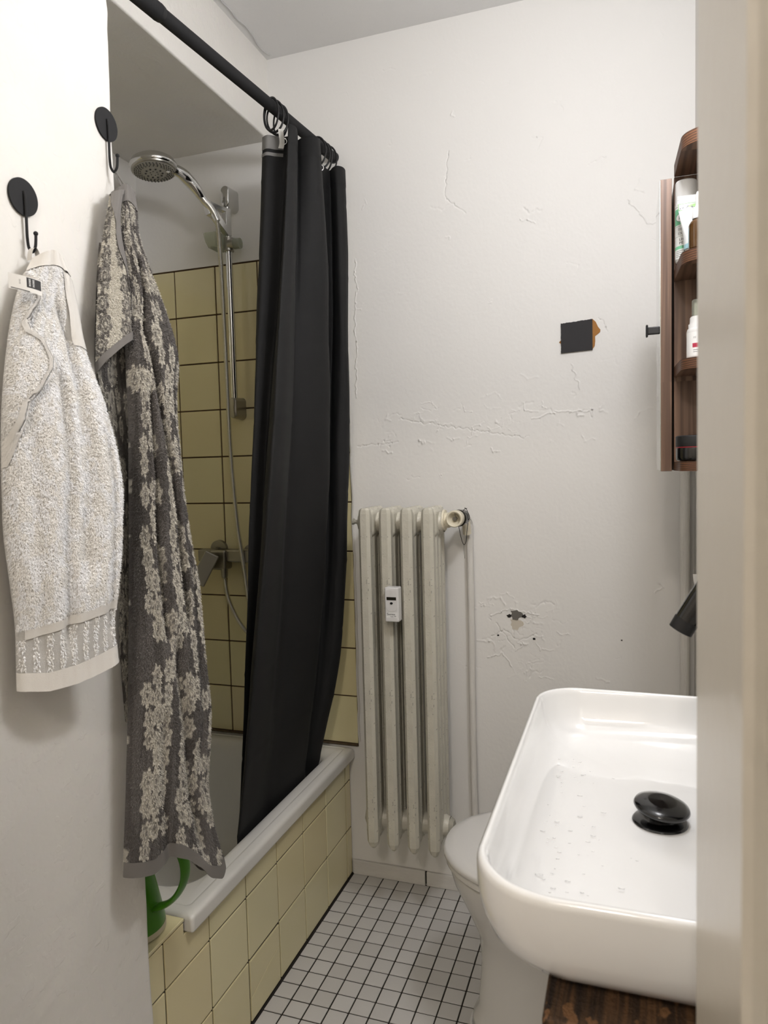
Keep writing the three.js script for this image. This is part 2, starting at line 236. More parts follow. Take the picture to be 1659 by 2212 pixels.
// door opening: painted jamb with a moulded casing, hall behind the camera
{
  const P = [[1.292, 1.545], [1.296, 1.541], [1.42, 1.541], [1.55, 1.541], [1.55, 1.80], [1.372, 1.80], [1.366, 1.795], [1.345, 1.790], [1.333, 1.794], [1.324, 1.792], [1.318, 1.780], [1.3125, 1.774], [1.306, 1.776], [1.3005, 1.770], [1.2985, 1.755], [1.2955, 1.742], [1.2925, 1.735]];
  const jamb = struct('door_1', extrudeY(P, 0, 2.02), M.paint);
  mesh('paint_chip', (() => { const g = new THREE.SphereGeometry(1, 14, 10); g.scale(0.0006, 0.018, 0.0022); g.translate(1.2999, 1.075, 1.7695); return g; })(), std(0x4a4038, 0.9), jamb);
  mesh('paint_chip', (() => { const g = new THREE.SphereGeometry(1, 14, 10); g.scale(0.0006, 0.012, 0.0018); g.translate(1.3003, 1.033, 1.771); return g; })(), std(0x4a4038, 0.9), jamb);
  struct('trim_2', extrudeY([[0.43, 1.545], [0.545, 1.545], [0.55, 1.55], [0.55, 1.735], [0.545, 1.76], [0.53, 1.79], [0.48, 1.795], [0.43, 1.80]], 0, 2.02), M.paint);
  struct('wall_door', boxUV(box(0.43, 1.55, 2.02, HC, 1.545, 1.80)), M.plaster);
  struct('wall_hall_left', boxUV(box(0.0, 0.1, 0, HC, 1.80, 3.8)), M.plaster); struct('wall_hall_right', boxUV(box(2.3, 2.4, 0, HC, 1.70, 3.8)), M.plaster);
  struct('wall_hall_back', boxUV(box(0.0, 2.4, 0, HC, 3.8, 3.9)), M.plaster); struct('wall_hall_front', merge([boxUV(box(1.50, 2.4, 0, HC, 1.70, 1.795)), boxUV(box(0.0, 0.435, 0, HC, 1.79, 1.81))]), M.plaster);
  struct('floor_hall', boxUV(box(0.0, 2.4, -0.08, -0.002, 1.80, 3.9)), std(0x8a6a48, 0.5, { map: rep(walnut, 1, 1) })); struct('ceiling_hall', boxUV(box(0.0, 2.4, HC, HC + 0.1, 1.80, 3.9)), M.ceiling);
}

// ------------------------------------------------------------------ lamps
{
  const L = thing('wall_lamp', 'white opal tube lamp on the right wall beside the mirror cabinet', 'lamp', [1.417, 2.07, 1.03]);
  mesh('wall_plate', box(-0.012, 0, -0.03, 0.03, -0.08, 0.08, 0.004), M.white, L); mesh('arm', cyl(V(-0.01, 0, 0), V(-0.034, 0, 0), 0.012, 0.012, 20), M.white, L);
  const g = new THREE.CapsuleGeometry(0.05, 0.22, 8, 32); g.rotateX(Math.PI / 2); g.translate(-0.078, 0, 0);
  mesh('tube', g, std(0xffffff, 0.5, { emissive: 0xffffff, emissiveIntensity: 5 }), L);
  for (const z of [-0.10, 0, 0.10]) { const p = new THREE.PointLight(0xfafaff, LAMP / 3); p.position.set(-0.078, 0, z); p.castShadow = true; p.shadow.radius = 2.4; L.add(p); }
  const H = thing('ceiling_lamp', 'round opal ceiling lamp in the hall behind the doorway', 'lamp', [1.15, HC, 3.05]);
  mesh('fitting', cyl(V(0, 0, 0), V(0, -0.02, 0), 0.11, 0.11, 32), M.white, H);
  const b = new THREE.SphereGeometry(0.12, 32, 16); b.scale(1, 0.6, 1); b.translate(0, -0.07, 0); const hb = mesh('shade', b, std(0xffffff, 0.5, { emissive: 0xffe9cc, emissiveIntensity: 3 }), H); hb.castShadow = false;
  const q = new THREE.PointLight(0xfff5ea, HALL); q.position.set(0, -0.07, 0); q.castShadow = true; q.shadow.radius = 5; H.add(q);
}

// ------------------------------------------------------------------ bath
{
  const T = thing('bathtub', 'white enamel bathtub behind the black shower curtain', 'bathtub');
  const X0 = XN + 0.008, X1 = 0.4365, Z0 = 0.004, Z1 = 0.887, k = 10; const lp = (i, y, r) => rr(X0 + i, X1 - i, Z0 + Math.min(i, 0.004 + i), Z1 - i, Math.max(r, 0.004), y, k);
  const out = [lp(0.004, 0.376, 0.004), lp(0.001, 0.377, 0.005), lp(0, 0.381, 0.006), lp(0, 0.4005, 0.008), lp(0.0015, 0.4060, 0.009), lp(0.005, 0.4100, 0.010), lp(0.010, 0.4122, 0.011), lp(0.019, 0.4145, 0.012), lp(0.0225, 0.4148, 0.012), lp(0.0245, 0.4130, 0.012), lp(0.0265, 0.4128, 0.012), lp(0.029, 0.4146, 0.013), lp(0.042, 0.4155, 0.02)];
  const inn = (x0, x1, z0, z1, r, y) => rr(x0, x1, z0, z1, r, y, k);
  out.push(inn(-0.235, 0.386, 0.058, 0.822, 0.07, 0.415), inn(-0.228, 0.379, 0.066, 0.812, 0.08, 0.409), inn(-0.224, 0.374, 0.072, 0.802, 0.09, 0.39), inn(-0.215, 0.362, 0.082, 0.77, 0.10, 0.30), inn(-0.195, 0.342, 0.10, 0.72, 0.11, 0.19), inn(-0.165, 0.312, 0.13, 0.68, 0.12, 0.125), inn(-0.12, 0.262, 0.18, 0.62, 0.12, 0.105));
  mesh('basin', loftLoops(out, false, true), M.enamel, T);
  mesh('drain', lathe([[0, 0.004], [0.02, 0.004], [0.026, 0.002], [0.028, 0]]).translate(0.07, 0.106, 0.25), M.chrome, T);
  const j = tag(mesh('sealant_strip', box(XN + 0.01, 0.4495, 0.4155, 0.421, 0.0, 0.0075, 0.002), std(0x574733, 0.9), scene), 'dark brown grout line between bath rim and yellow wall tiles', 'sealant');
}

// ------------------------------------------------------------------ shower
{
  const r = thing('shower_rail', 'chrome shower rail with end brackets on yellow tiled wall', 'shower rail', [0.081, 0, 0]);
  mesh('bar', merge([cyl(V(0, 1.47, 0.045), V(0, 2.13, 0.045), 0.0105, 0.0105, 24)]), M.chrome, r);
  const brk = (y) => { const s = rr(-0.014, 0.014, -0.033, 0.033, 0.0139, 0, 8).map((p) => V(p.x, p.z + y, 0)); const at = (sc, z) => s.map((p) => V(p.x * sc, y + (p.y - y) * sc, z)); return loftLoops([at(1.08, 0.0), at(1.05, 0.012), at(1, 0.05), at(0.96, 0.056), at(0.85, 0.060)], false, true); };
  mesh('bracket', brk(2.128), M.chrome, r); mesh('bracket', brk(1.482), M.dullChrome, r);
  const sl = mesh('slider', merge([cyl(V(0, 1.965, 0.045), V(0, 2.005, 0.045), 0.0165), cyl(V(0.004, 1.984, 0.05), V(0.026, 1.984, 0.05), 0.015)]), M.dullChrome, r);
  mesh('knob', merge([cyl(V(0.024, 1.984, 0.05), V(0.044, 1.983, 0.05), 0.0165, 0.0158, 28), cyl(V(0.044, 1.983, 0.05), V(0.0455, 1.983, 0.05), 0.0158, 0.011, 28)]), M.clear, sl);
  mesh('soap_tray', (() => { const lo = (i, y) => rr(-0.06 + i, -0.006 - i * 0.3, 0.02 + i * 0.2, 0.10 - i, 0.012, y, 6); return loftLoops([lo(0, 2.012), lo(0.004, 1.988), lo(0.010, 1.972), lo(0.016, 1.972), lo(0.009, 1.990), lo(0.003, 2.012)], false, false); })(), M.clear, r);
  // holder: a wedge reaching from rail to handset
  const hs = new THREE.Shape([[-0.008, 2.090], [-0.008, 2.012], [0.003, 2.010], [0.050, 2.054], [0.068, 2.060], [0.078, 2.084], [0.070, 2.099], [0.05, 2.094], [0.03, 2.091]].map((a) => new THREE.Vector2(...a))); hs.holes.push(new THREE.Path([[0.009, 2.081], [0.042, 2.083], [0.038, 2.070], [0.010, 2.040]].map((a) => new THREE.Vector2(...a))));
  const hg = new THREE.ExtrudeGeometry(hs, { depth: 0.016, bevelEnabled: true, bevelSize: 0.0015, bevelThickness: 0.0025, bevelSegments: 3 }); hg.translate(0, 0, -0.008); hg.rotateY(-Math.atan2(0.075, -0.032)); hg.translate(0, 0, 0.050);
  mesh('holder', hg, M.chrome, r);
}
{
  const h = thing('hand_shower', 'chrome hand shower head with grey nozzle face, tilted in its holder', 'shower head');
  const path = [[0.0716, 2.0608, 0.105], [0.0612, 2.0821, 0.115], [0.0491, 2.0982, 0.125], [0.0393, 2.1224, 0.145], [0.0266, 2.1439, 0.165], [0.0158, 2.159, 0.19], [-0.004, 2.168, 0.225]];
  const curve = new THREE.CatmullRomCurve3(path.map((a) => V(...a))); const rad = [[0.0100, 0], [0.0115, 0.12], [0.0125, 0.28], [0.0120, 0.31], [0.0135, 0.34], [0.0170, 0.55], [0.0180, 0.7], [0.0155, 0.85], [0.0145, 1]];
  const fr = curve.computeFrenetFrames(60); mesh('handle', grid(24, 60, (i, j) => { const t = j / 60, p = curve.getPointAt(t), a = i / 24 * 6.2832, q = lut(rad, t); return p.clone().addScaledVector(fr.normals[j], Math.cos(a) * q).addScaledVector(fr.binormals[j], Math.sin(a) * q); }, true), M.chrome, h);
  const hd = mesh('head', lathe([[0, 0.022], [0.03, 0.0213], [0.050, 0.018], [0.0615, 0.010], [0.0665, 0.001], [0.0668, -0.006], [0.0645, -0.0115], [0.0605, -0.0135]], 64), M.chrome, h);
  hd.position.set(-0.0385, 2.168, 0.243); hd.rotation.set(-0.06, 0, 0.10);
  mesh('grip_ring', lathe([[0.0635, -0.011], [0.0625, -0.0165], [0.0595, -0.018], [0.058, -0.0182]], 64), M.dullChrome, hd);
  mesh('face', lathe([[0.0598, -0.0178], [0.055, -0.0195], [0.035, -0.021], [0.033, -0.0225], [0.0, -0.0235]], 64), std(0xa9a7a1, 0.45), hd);
  const nz = []; for (const [R, n, q] of [[0.0545, 36, 0.0015], [0.049, 32, 0.0015], [0.0435, 28, 0.0015], [0.0385, 22, 0.0015], [0.0235, 10, 0.0032], [0.011, 6, 0.0018]]) for (let i = 0; i < n; i++) { const a = i / n * 6.283 + R * 300; const g = new THREE.SphereGeometry(q, 8, 6); g.translate(Math.cos(a) * R, -0.0205 - (0.06 - R) * 0.05, Math.sin(a) * R); nz.push(g); }
  const nm = mesh('nozzles', merge(nz), std(0x2f2e2c, 0.6), hd); nm.userData.kind = 'stuff';
  mesh('selector_button', (() => { const g = new THREE.SphereGeometry(0.006, 16, 12); g.scale(1, 0.6, 1); g.translate(-0.001, 2.1505, 0.2285); return g; })(), M.white, h);
  mesh('union_nut', cyl(V(0.0716, 2.0608, 0.105), V(0.079, 2.040, 0.101), 0.0108, 0.009, 24), M.chrome, h);
}
{
  const P = [[0.079, 2.040, 0.105], [0.082, 2.0213, 0.105], [0.0840, 1.9263, 0.1], [0.0848, 1.7332, 0.095], [0.0842, 1.5088, 0.09], [0.083, 1.3667, 0.085], [0.0868, 1.2227, 0.08], [0.0916, 1.0912, 0.07], [0.0996, 0.9874, 0.06], [0.1086, 0.8832, 0.055], [0.1186, 0.8009, 0.05], [0.1137, 0.762, 0.05], [0.0953, 0.7757, 0.055], [0.0642, 0.8234, 0.06], [0.0386, 0.8824, 0.06], [0.0295, 0.9415, 0.06]];
  const c = new THREE.CatmullRomCurve3(P.map((a) => V(...a)), false, 'centripetal'); const n = 2600, len = c.getLength(), fr = c.computeFrenetFrames(n);
  const g = grid(10, n, (i, j) => { const t = j / n, s = t * len; const q = 0.0066 + 0.0011 * Math.sin(s / 0.0040 * 6.283); const a = i / 10 * 6.283; return c.getPointAt(t).addScaledVector(fr.normals[j], Math.cos(a) * q).addScaledVector(fr.binormals[j], Math.sin(a) * q); }, true);
  tag(mesh('shower_hose', g, std(0xd8d6d0, 0.24, { metalness: 1 }), scene), 'ribbed metal shower hose hanging beside the chrome rail', 'hose');
}
{
  const m = thing('shower_mixer', 'brushed metal lever shower mixer on yellow tiles above bath', 'faucet', [-0.022, 0, 0]);
  const rot = (g) => g;
  mesh('rosette', cyl(V(0.002, 1.03, 0), V(0.002, 1.03, 0.012), 0.030, 0.029, 36), M.brushed, m); mesh('rosette', cyl(V(0.125, 1.02, 0), V(0.125, 1.02, 0.012), 0.030, 0.029, 36), M.brushed, m);
  mesh('body', merge([box(-0.047, 0.145, 0.994, 1.034, 0.02, 0.058, 0.006, 3), cyl(V(0.002, 1.02, 0.0), V(0.002, 1.02, 0.03), 0.018), cyl(V(0.125, 1.02, 0.0), V(0.125, 1.02, 0.03), 0.018), box(0.005, 0.062, 0.970, 1.034, 0.024, 0.070, 0.008, 3)]), M.brushed, m);
  mesh('cartridge', cyl(V(0.002, 1.003, 0.05), V(0.002, 1.003, 0.084), 0.0255, 0.024, 36), M.brushed, m);
  const lv = mesh('lever', new RoundedBoxGeometry(0.047, 0.108, 0.009, 4, 0.0044), std(0xa8a59d, 0.42, { metalness: 0.75 }), m); lv.position.set(0.008, 0.979, 0.104); lv.rotation.set(0.0, 0.42, -0.50, 'YXZ');
  mesh('outlet_nut', merge([cyl(V(0.0515, 0.974, 0.06), V(0.0515, 0.952, 0.06), 0.0115, 0.0105, 6), cyl(V(0.0515, 0.952, 0.06), V(0.0515, 0.944, 0.06), 0.0105, 0.008)]), M.dullChrome, m);
}

// ------------------------------------------------------------------ curtain, rod, rings
const rodAt = (z) => V(0.4235 - 0.0845 * z, 2.210, z);
{
  const r = thing('curtain_rod', 'matt black telescopic shower curtain rod spanning above the bath', 'curtain rod');
  mesh('inner_tube', cyl(rodAt(0.006), rodAt(0.765), 0.0145, 0.0145, 28), M.blackMatte, r); mesh('outer_tube', cyl(rodAt(0.760), rodAt(0.992), 0.0172, 0.0172, 28), M.blackMatte, r);
  mesh('collar', cyl(rodAt(0.752), rodAt(0.762), 0.0163, 0.0175, 28), M.black, r); mesh('end_cap', cyl(rodAt(0.0), rodAt(0.008), 0.0165, 0.0160, 28), M.black, r); mesh('end_cap', cyl(rodAt(0.988), rodAt(1.0), 0.019, 0.022, 28), M.black, r);
}
{
  const C = thing('shower_curtain', 'black fabric shower curtain gathered at the far end of the rod', 'curtain');
  // plan points (x, z) at the top and at bath-rim height, plus the way each gets there
  const top = [[0.360, 0.330], [0.378, 0.338], [0.398, 0.322], [0.424, 0.312], [0.446, 0.350], [0.4555, 0.3715], [0.464, 0.352], [0.452, 0.315], [0.438, 0.283], [0.452, 0.290], [0.474, 0.292], [0.490, 0.282], [0.486, 0.250], [0.455, 0.205], [0.440, 0.165], [0.436, 0.120], [0.440, 0.075], [0.456, 0.090], [0.470, 0.098], [0.482, 0.087], [0.482, 0.060], [0.462, 0.028]];
  const mid = [[0.372, 0.468], [0.382, 0.486], [0.392, 0.478], [0.404, 0.456], [0.434, 0.508], [0.452, 0.522], [0.459, 0.482], [0.442, 0.412], [0.414, 0.348], [0.420, 0.328], [0.440, 0.290], [0.463, 0.228], [0.463, 0.200], [0.440, 0.172], [0.420, 0.142], [0.412, 0.112], [0.416, 0.085], [0.436, 0.090], [0.455, 0.095], [0.472, 0.090], [0.472, 0.062], [0.452, 0.030]];
  const bot = [[0.345, 0.545], [0.352, 0.565], [0.356, 0.560], [0.358, 0.553], [0.366, 0.598], [0.374, 0.605], [0.373, 0.560], [0.368, 0.500], [0.362, 0.440], [0.362, 0.410], [0.366, 0.360], [0.371, 0.270], [0.370, 0.235], [0.362, 0.210], [0.352, 0.190], [0.347, 0.175], [0.347, 0.160], [0.352, 0.150], [0.360, 0.140], [0.364, 0.122], [0.352, 0.108], [0.330, 0.100]];
  const rx = [[0.481, 2.14], [0.485, 1.9], [0.473, 1.3], [0.461, 1.02], [0.436, 0.72], [0.415, 0.61], [0.366, 0.42], [0.352, 0.30]];
  const N = top.length, NC = 210, NR = 200, YT = 2.143, YB = 0.29;
  const plan = (y) => { const w = clamp((2.14 - y) / (2.14 - 0.42)); const la = 2 * (w - 0.5) * (w - 1), lb = -4 * w * (w - 1), lc = 2 * w * (w - 0.5); return top.map((a, i) => { const m = mid[i], b = bot[i]; const k = i / (N - 1); const hold = smooth(0.66, 0.86, k); const x0 = la * a[0] + lb * m[0] + lc * b[0], z0 = la * a[1] + lb * m[1] + lc * b[1]; const dx = (w < 0.5 ? a[0] - 0.482 + (m[0] - 0.472 - a[0] + 0.482) * w * 2 : m[0] - 0.472); const x1 = slut(rx, y) + dx * (1 - Math.max(0, w - 0.5) * 1.1), z1 = a[1] + (b[1] - a[1]) * w * w; let x = x0 + (x1 - x0) * hold, z = z0 + (z1 - z0) * hold; if (y < 0.47) x = Math.min(x, 0.3705 + (y > 0.42 ? (y - 0.42) * 2.2 : 0)); return V(x, y, z); }); };
  const cache = []; for (let j = 0; j <= NR; j++) { const y = YT + (YB - YT) * j / NR; cache.push(new THREE.CatmullRomCurve3(plan(y), false, 'centripetal')); }
  const pt = (i, j) => { const t = i / NC, y = YT + (YB - YT) * j / NR; const p = cache[j].getPoint(t); const f = smooth(2.15, 1.6, y);
    p.x += f * ((fbm(t * 7, y * 3.6, 2, 6) - 0.5) * 0.010 + (fbm(t * 16, y * 7, 2, 16) - 0.5) * 0.003); p.z += f * (fbm(t * 6, y * 2.6, 2, 26) - 0.5) * 0.008;
    for (let q = 0; q < 9; q++) { const yc = 2.03 - q * 0.205; const d = (y - yc - (t - 0.5) * 0.02) / 0.006; p.x += 0.0011 * Math.exp(-d * d) * (q % 2 ? 1 : -1); }
    if (y < 0.47) p.x = Math.min(p.x, 0.372 + Math.max(0, (y - 0.42) * 2.2)); return p; };
  const fabric = phys(0x070708, 0.78, { side: THREE.DoubleSide, bumpMap: rep(fineBump, 10, 20), bumpScale: 0.0002 });
  mesh('cloth', grid(NC, NR, pt), fabric, C);
  // stitched hem along the top and the turned grey edge
  const strip = (i0, i1, j0, j1, off) => grid(i1 - i0, j1 - j0, (i, j) => { const a = pt(i0 + i, j0 + j), b = pt(Math.min(NC, i0 + i + 1), j0 + j), c = pt(Math.max(0, i0 + i - 1), j0 + j); const d = b.sub(c); const n = V(-d.z, 0, d.x).normalize(); return a.addScaledVector(n, off); });
  mesh('top_hem', strip(22, NC, 0, 5, -0.0009), fabric, C); mesh('top_hem', strip(22, NC, 0, 5, 0.0009), fabric, C);
  const hemMat = std(0x7d7b78, 0.8, { side: THREE.DoubleSide }); for (const q of [-0.0012, 0.0012]) { mesh('turned_edge', strip(0, 26, 0, 4, q), hemMat, C); mesh('turned_edge', strip(0, 26, 5, 6, q), hemMat, C); }
  mesh('care_label', (() => { const g = grid(4, 8, (i, j) => V(0.413 + i * 0.0026 + 0.002 * Math.sin(j * 0.5), 2.150 - j * 0.0060, 0.345 + 0.003 * Math.sin(j * 0.8) - i * 0.002)); return g; })(), std(0xd9d7d0, 0.7, { side: THREE.DoubleSide }), C);
  const ringZ = [0.352, 0.338, 0.322, 0.306, 0.112, 0.092, 0.064, 0.046];
  const says = ['black curtain ring nearest the camera on the rod', 'second curtain ring from the near side of the gathered curtain', 'third curtain ring from the near side of the gathered curtain', 'fourth curtain ring, last of the nearer cluster on the rod', 'fifth curtain ring, first of the farther cluster by the wall', 'sixth curtain ring in the farther cluster by the wall', 'second last curtain ring before the far wall', 'black curtain ring closest to the far wall'];
  ringZ.forEach((z, i) => { const g = new THREE.TorusGeometry(0.027, 0.0023, 10, 40); g.scale(1, 1.45, 1); const o = mesh('curtain_ring', g, M.black, scene); o.position.copy(rodAt(z)).add(V(0.004, -0.0245, 0)); o.rotation.set(0, (i % 3 - 1) * 0.35, 0); tag(o, says[i], 'ring', 'curtain rings on the rod'); });
  for (const [x, z] of [[0.4215, 0.332], [0.4435, 0.150]]) { const e = new THREE.TorusGeometry(0.0075, 0.0019, 8, 24); e.rotateY(0.5); const o = mesh('eyelet', e, M.chrome, C); o.position.set(x, 2.122, z); }
}

// ------------------------------------------------------------------ hooks
function hook(y, z, label) {
  const h = thing('wall_hook', label, 'hook', [XL + 0.001, y, z], 'towel hooks');
  const d = new THREE.CylinderGeometry(0.026, 0.026, 0.0032, 56); d.rotateZ(Math.PI / 2); d.translate(0.0016, 0, 0); mesh('disc', d, M.blackMatte, h);
  mesh('stem', tube([[0.004, 0.008, 0], [0.0052, 0, 0], [0.0055, -0.03, 0], [0.0055, -0.060, 0], [0.0075, -0.072, 0], [0.013, -0.0785, 0], [0.0185, -0.073, 0], [0.0205, -0.063, 0], [0.021, -0.055, 0]], 0.0021, 90, 12), M.blackMatte, h);
  const b = new THREE.SphereGeometry(0.0033, 18, 14); b.translate(0.021, -0.0535, 0); mesh('tip', b, M.blackMatte, h); return h;
}
hook(1.683, 1.210, 'round black wall hook carrying the white towel'); hook(1.864, 1.024, 'round black wall hook by the wall corner carrying the grey towel');

// ------------------------------------------------------------------ towels
const tuftGeo = (() => { const g = new THREE.ConeGeometry(0.00066, 0.0034, 4, 2); g.translate(0, 0.0013, 0); const p = g.attributes.position; for (let i = 0; i < p.count; i++) { const y = p.getY(i); p.setX(i, p.getX(i) + 40 * y * y); } g.computeVertexNormals(); return g; })();
function sheetSampler(o) {        // a hanging folded layer: front surface f(v, t) -> point, from outline tables in (s, y) on a vertical plane
  const e = V(Math.sin(o.phi), 0, -Math.cos(o.phi)), n = V(Math.cos(o.phi), 0, Math.sin(o.phi));
  const yTop = (v) => o.top(v), yBot = (v) => o.bottom(v);
  const f = (v, t, back = false) => {
    const y = yTop(v) + (yBot(v) - yTop(v)) * t; const L = slut(o.L, y), R = slut(o.R, y); const s = L + (R - L) * v;
    const round = Math.pow(Math.max(0, 1 - Math.pow(Math.abs(2 * v - 1), 3)), 0.5); let q = back ? -o.backDepth * round : o.depth(y) * round + o.fold(v, y, s) * Math.min(1, round * 1.3);
    const p = V(o.H.x, y, o.H.z).addScaledVector(e, s).addScaledVector(n, q);
    const pull = o.pull * smooth(o.pullY[0], o.pullY[1], y); p.x -= 0.62 * pull; p.z -= 0.78 * pull;
    if (p.z > ZL - 0.004) p.x = Math.max(p.x, XL + (back ? 0.0025 : 0.006)); return p;
  };
  return { f, y: (v, t) => yTop(v) + (yBot(v) - yTop(v)) * t };
}
function layerGeo(S, nv, nt, thick, col) {      // closed body: front surface, back surface
  const g = grid(2 * nv + 2, nt, (i, j) => { const t = j / nt; if (i <= nv) return S.f(i / nv, t); return S.f(clamp(1 - (i - nv - 1) / nv), t, true); }, false);
  if (col) { const p = g.attributes.position, c = new Float32Array(p.count * 3); const row = 2 * nv + 3; for (let k = 0; k < p.count; k++) { const i = k % row, j = Math.floor(k / row); const v = i <= nv ? i / nv : clamp(1 - (i - nv - 1) / nv); const q = col(v, S.y(v, j / nt)); c[3 * k] = q.r; c[3 * k + 1] = q.g; c[3 * k + 2] = q.b; } g.setAttribute('color', new THREE.BufferAttribute(c, 3)); }
  return g;
}
function stripOn(S, v0, v1, t0, t1, nv, nt, off) { return grid(nv, nt, (i, j) => { const v = v0 + (v1 - v0) * i / nv, t = (typeof t0 === 'function' ? t0(v) : t0) + ((typeof t1 === 'function' ? t1(v) : t1) - (typeof t0 === 'function' ? t0(v) : t0)) * j / nt; return S.f(v, t).addScaledVector(nrm(S, v, t), off); }); }
function nrm(S, v, t) { const a = S.f(clamp(v - 0.006), t), b = S.f(clamp(v + 0.006), t), c = S.f(v, clamp(t - 0.004)), d = S.f(v, clamp(t + 0.004)); const n = b.sub(a).cross(c.sub(d)).normalize(); if (n.x * 0.6 + n.z * 0.8 < 0) n.negate(); return n; }
function pile(name, S, count, col, parent, seed, keep, mat) {
  const im = new THREE.InstancedMesh(tuftGeo, mat, count); im.name = name; im.userData.kind = 'stuff'; im.castShadow = im.receiveShadow = true; const r = rng(seed); const m = new THREE.Matrix4(), q = new THREE.Quaternion(), up = V(0, 1, 0), sc = V(); let k = 0, guard = 0;
  while (k < count && guard++ < count * 4) { const v = 0.004 + 0.992 * r(), t = r(); if (!keep(v, t, S.y(v, t))) continue; const p = S.f(v, t), n = nrm(S, v, t); const d = n.clone().multiplyScalar(0.62).add(V((r() - 0.5) * 0.9, -0.55 + (r() - 0.5) * 0.9, (r() - 0.5) * 0.9)).normalize(); q.setFromUnitVectors(up, d); const s = 0.75 + r() * 0.7; sc.set(s, s, s); m.compose(p, q, sc); im.setMatrixAt(k, m); const c = col(v, S.y(v, t)).clone().multiplyScalar(0.9 + r() * 0.25); im.setColorAt(k, c); k++; }
  im.count = k; parent.add(im); return im;
}
const crease = (list) => (v, y) => { let q = 0; for (const [tab, depth, width, y0, y1] of list) { if (y > y0 || y < y1) continue; const c = lut(tab, y), fade = smooth(y0, y0 - 0.05, y) * smooth(y1, y1 + 0.05, y); const d = (v - c) / width; q -= depth * fade * Math.exp(-d * d); } return q; };
{
  const T = thing('bath_towel', 'grey and cream patterned terry towel hanging at the wall corner', 'towel');
  const grey = new THREE.Color(0x736f6c), dark = new THREE.Color(0x65615e), cream = new THREE.Color(0xd8d3c7);
  const pat = (seed, inv = false, wid = 0.30) => (v, y) => { const a = v * wid, cs = 0.030; let best = 0; const gx = a / cs, gy = y / (cs * 1.25); for (let dx = -1; dx <= 1; dx++) for (let dy = -1; dy <= 1; dy++) { const cx = Math.floor(gx) + dx, cy = Math.floor(gy) + dy; const h = hash2(cx, cy, seed); const col = hash2(cx, 3, seed + 5); if (h < (col < 0.30 ? 0.88 : 0.26)) continue; const px = cx + 0.3 + 0.4 * hash2(cx, cy, seed + 1), py = cy + 0.3 + 0.4 * hash2(cx, cy, seed + 2); const rx = gx - px, ry = gy - py; const d = Math.hypot(rx, ry), an = Math.atan2(ry, rx); const R = 0.44 + 0.16 * hash2(cx, cy, seed + 3) + 0.09 * Math.sin(an * 7 + h * 9); const k = d < R ? (d < 0.13 ? 0.25 : (d > 0.24 && d < 0.31 ? 0.35 : 1)) : 0; best = Math.max(best, k); } best *= 0.55 + 0.6 * fbm(a * 160, y * 130, 2, seed); if (inv) best = 1 - best * 0.95; const base = fbm(a * 60, y * 8, 2, seed + 9) > 0.5 ? grey : dark; return base.clone().lerp(cream, clamp(best)); };
  const P1 = pat(3), P2 = pat(8, true, 0.10), P3 = pat(15);
  const body = std(0xffffff, 0.95, { vertexColors: true, bumpMap: rep(fineBump, 8, 24), bumpScale: 0.002 }); const tuft = std(0xffffff, 0.95); const hemM = std(0x85817d, 0.85, { side: THREE.DoubleSide, bumpMap: rep(fineBump, 4), bumpScale: 0.0004 });
  const L = [[-0.0865, 1.7475], [-0.0872, 1.6879], [-0.0785, 1.6312], [-0.0751, 1.5726], [-0.0757, 1.498], [-0.0767, 1.4154], [-0.0762, 1.3776], [-0.0831, 1.2253], [-0.0908, 1.072], [-0.1002, 0.918], [-0.1057, 0.841], [-0.1148, 0.7255], [-0.1251, 0.6185]];
  const Rr = [[-0.0547, 1.7573], [-0.0495, 1.7335], [-0.0489, 1.6816], [-0.0325, 1.6323], [-0.0101, 1.5748], [0.0127, 1.5075], [0.0168, 1.4644], [0.008, 1.4199], [0.0062, 1.3804], [0.0107, 1.2923], [0.016, 1.219], [0.0238, 1.1526], [0.035, 1.0932], [0.0415, 0.9663], [0.0509, 0.8544], [0.0436, 0.7618], [0.0393, 0.7113], [0.0505, 0.6375], [0.0714, 0.5493]];
  const hemT = [[0.6166, 0], [0.611, 0.25], [0.6196, 0.36], [0.6247, 0.46], [0.6093, 0.59], [0.5845, 0.70], [0.5579, 0.77], [0.540, 0.91], [0.5541, 1]];
  const A = [[0.49, 1.62], [0.30, 1.52], [0.41, 1.46], [0.53, 1.39], [0.66, 1.29], [0.72, 1.21], [0.70, 1.09], [0.71, 1.05]], B = [[0.33, 1.385], [0.35, 1.27], [0.33, 1.21], [0.34, 1.14], [0.39, 1.03]], Cc = [[0.52, 0.95], [0.57, 0.88], [0.67, 0.76], [0.72, 0.71], [0.77, 0.67]], D = [[0.33, 0.82], [0.42, 0.63]], E = [[0.86, 1.45], [0.86, 1.0], [0.80, 0.8]];
  const fold = crease([[A, 0.024, 0.05, 1.66, 1.0], [B, 0.020, 0.045, 1.44, 0.98], [Cc, 0.016, 0.06, 1.02, 0.58], [D, 0.009, 0.05, 0.9, 0.55], [E, 0.008, 0.05, 1.5, 0.75]]);
  const main = sheetSampler({ H: V(0.505, 0, 0.985), phi: 25 * Math.PI / 180, L, R: Rr, top: (v) => 1.757 - 0.012 * Math.pow(2 * v - 1, 2), bottom: (v) => slut(hemT.map((a) => a), v), depth: (y) => 0.022 + 0.018 * smooth(1.7, 1.2, y) - 0.014 * smooth(0.95, 0.6, y), backDepth: 0.012, fold: (v, y) => fold(v, y) + (fbm(v * 5, y * 7, 3, 4) - 0.5) * 0.010, pull: 0.030, pullY: [1.45, 1.74] });
  const hemAt = (v) => 1 - 0.026 / (1.757 - lut(hemT, v)), topAt = (v) => 0.024;
  mesh('folded_body', layerGeo(main, 120, 260, 0.004, (v, y) => P1(v, y)), body, T);
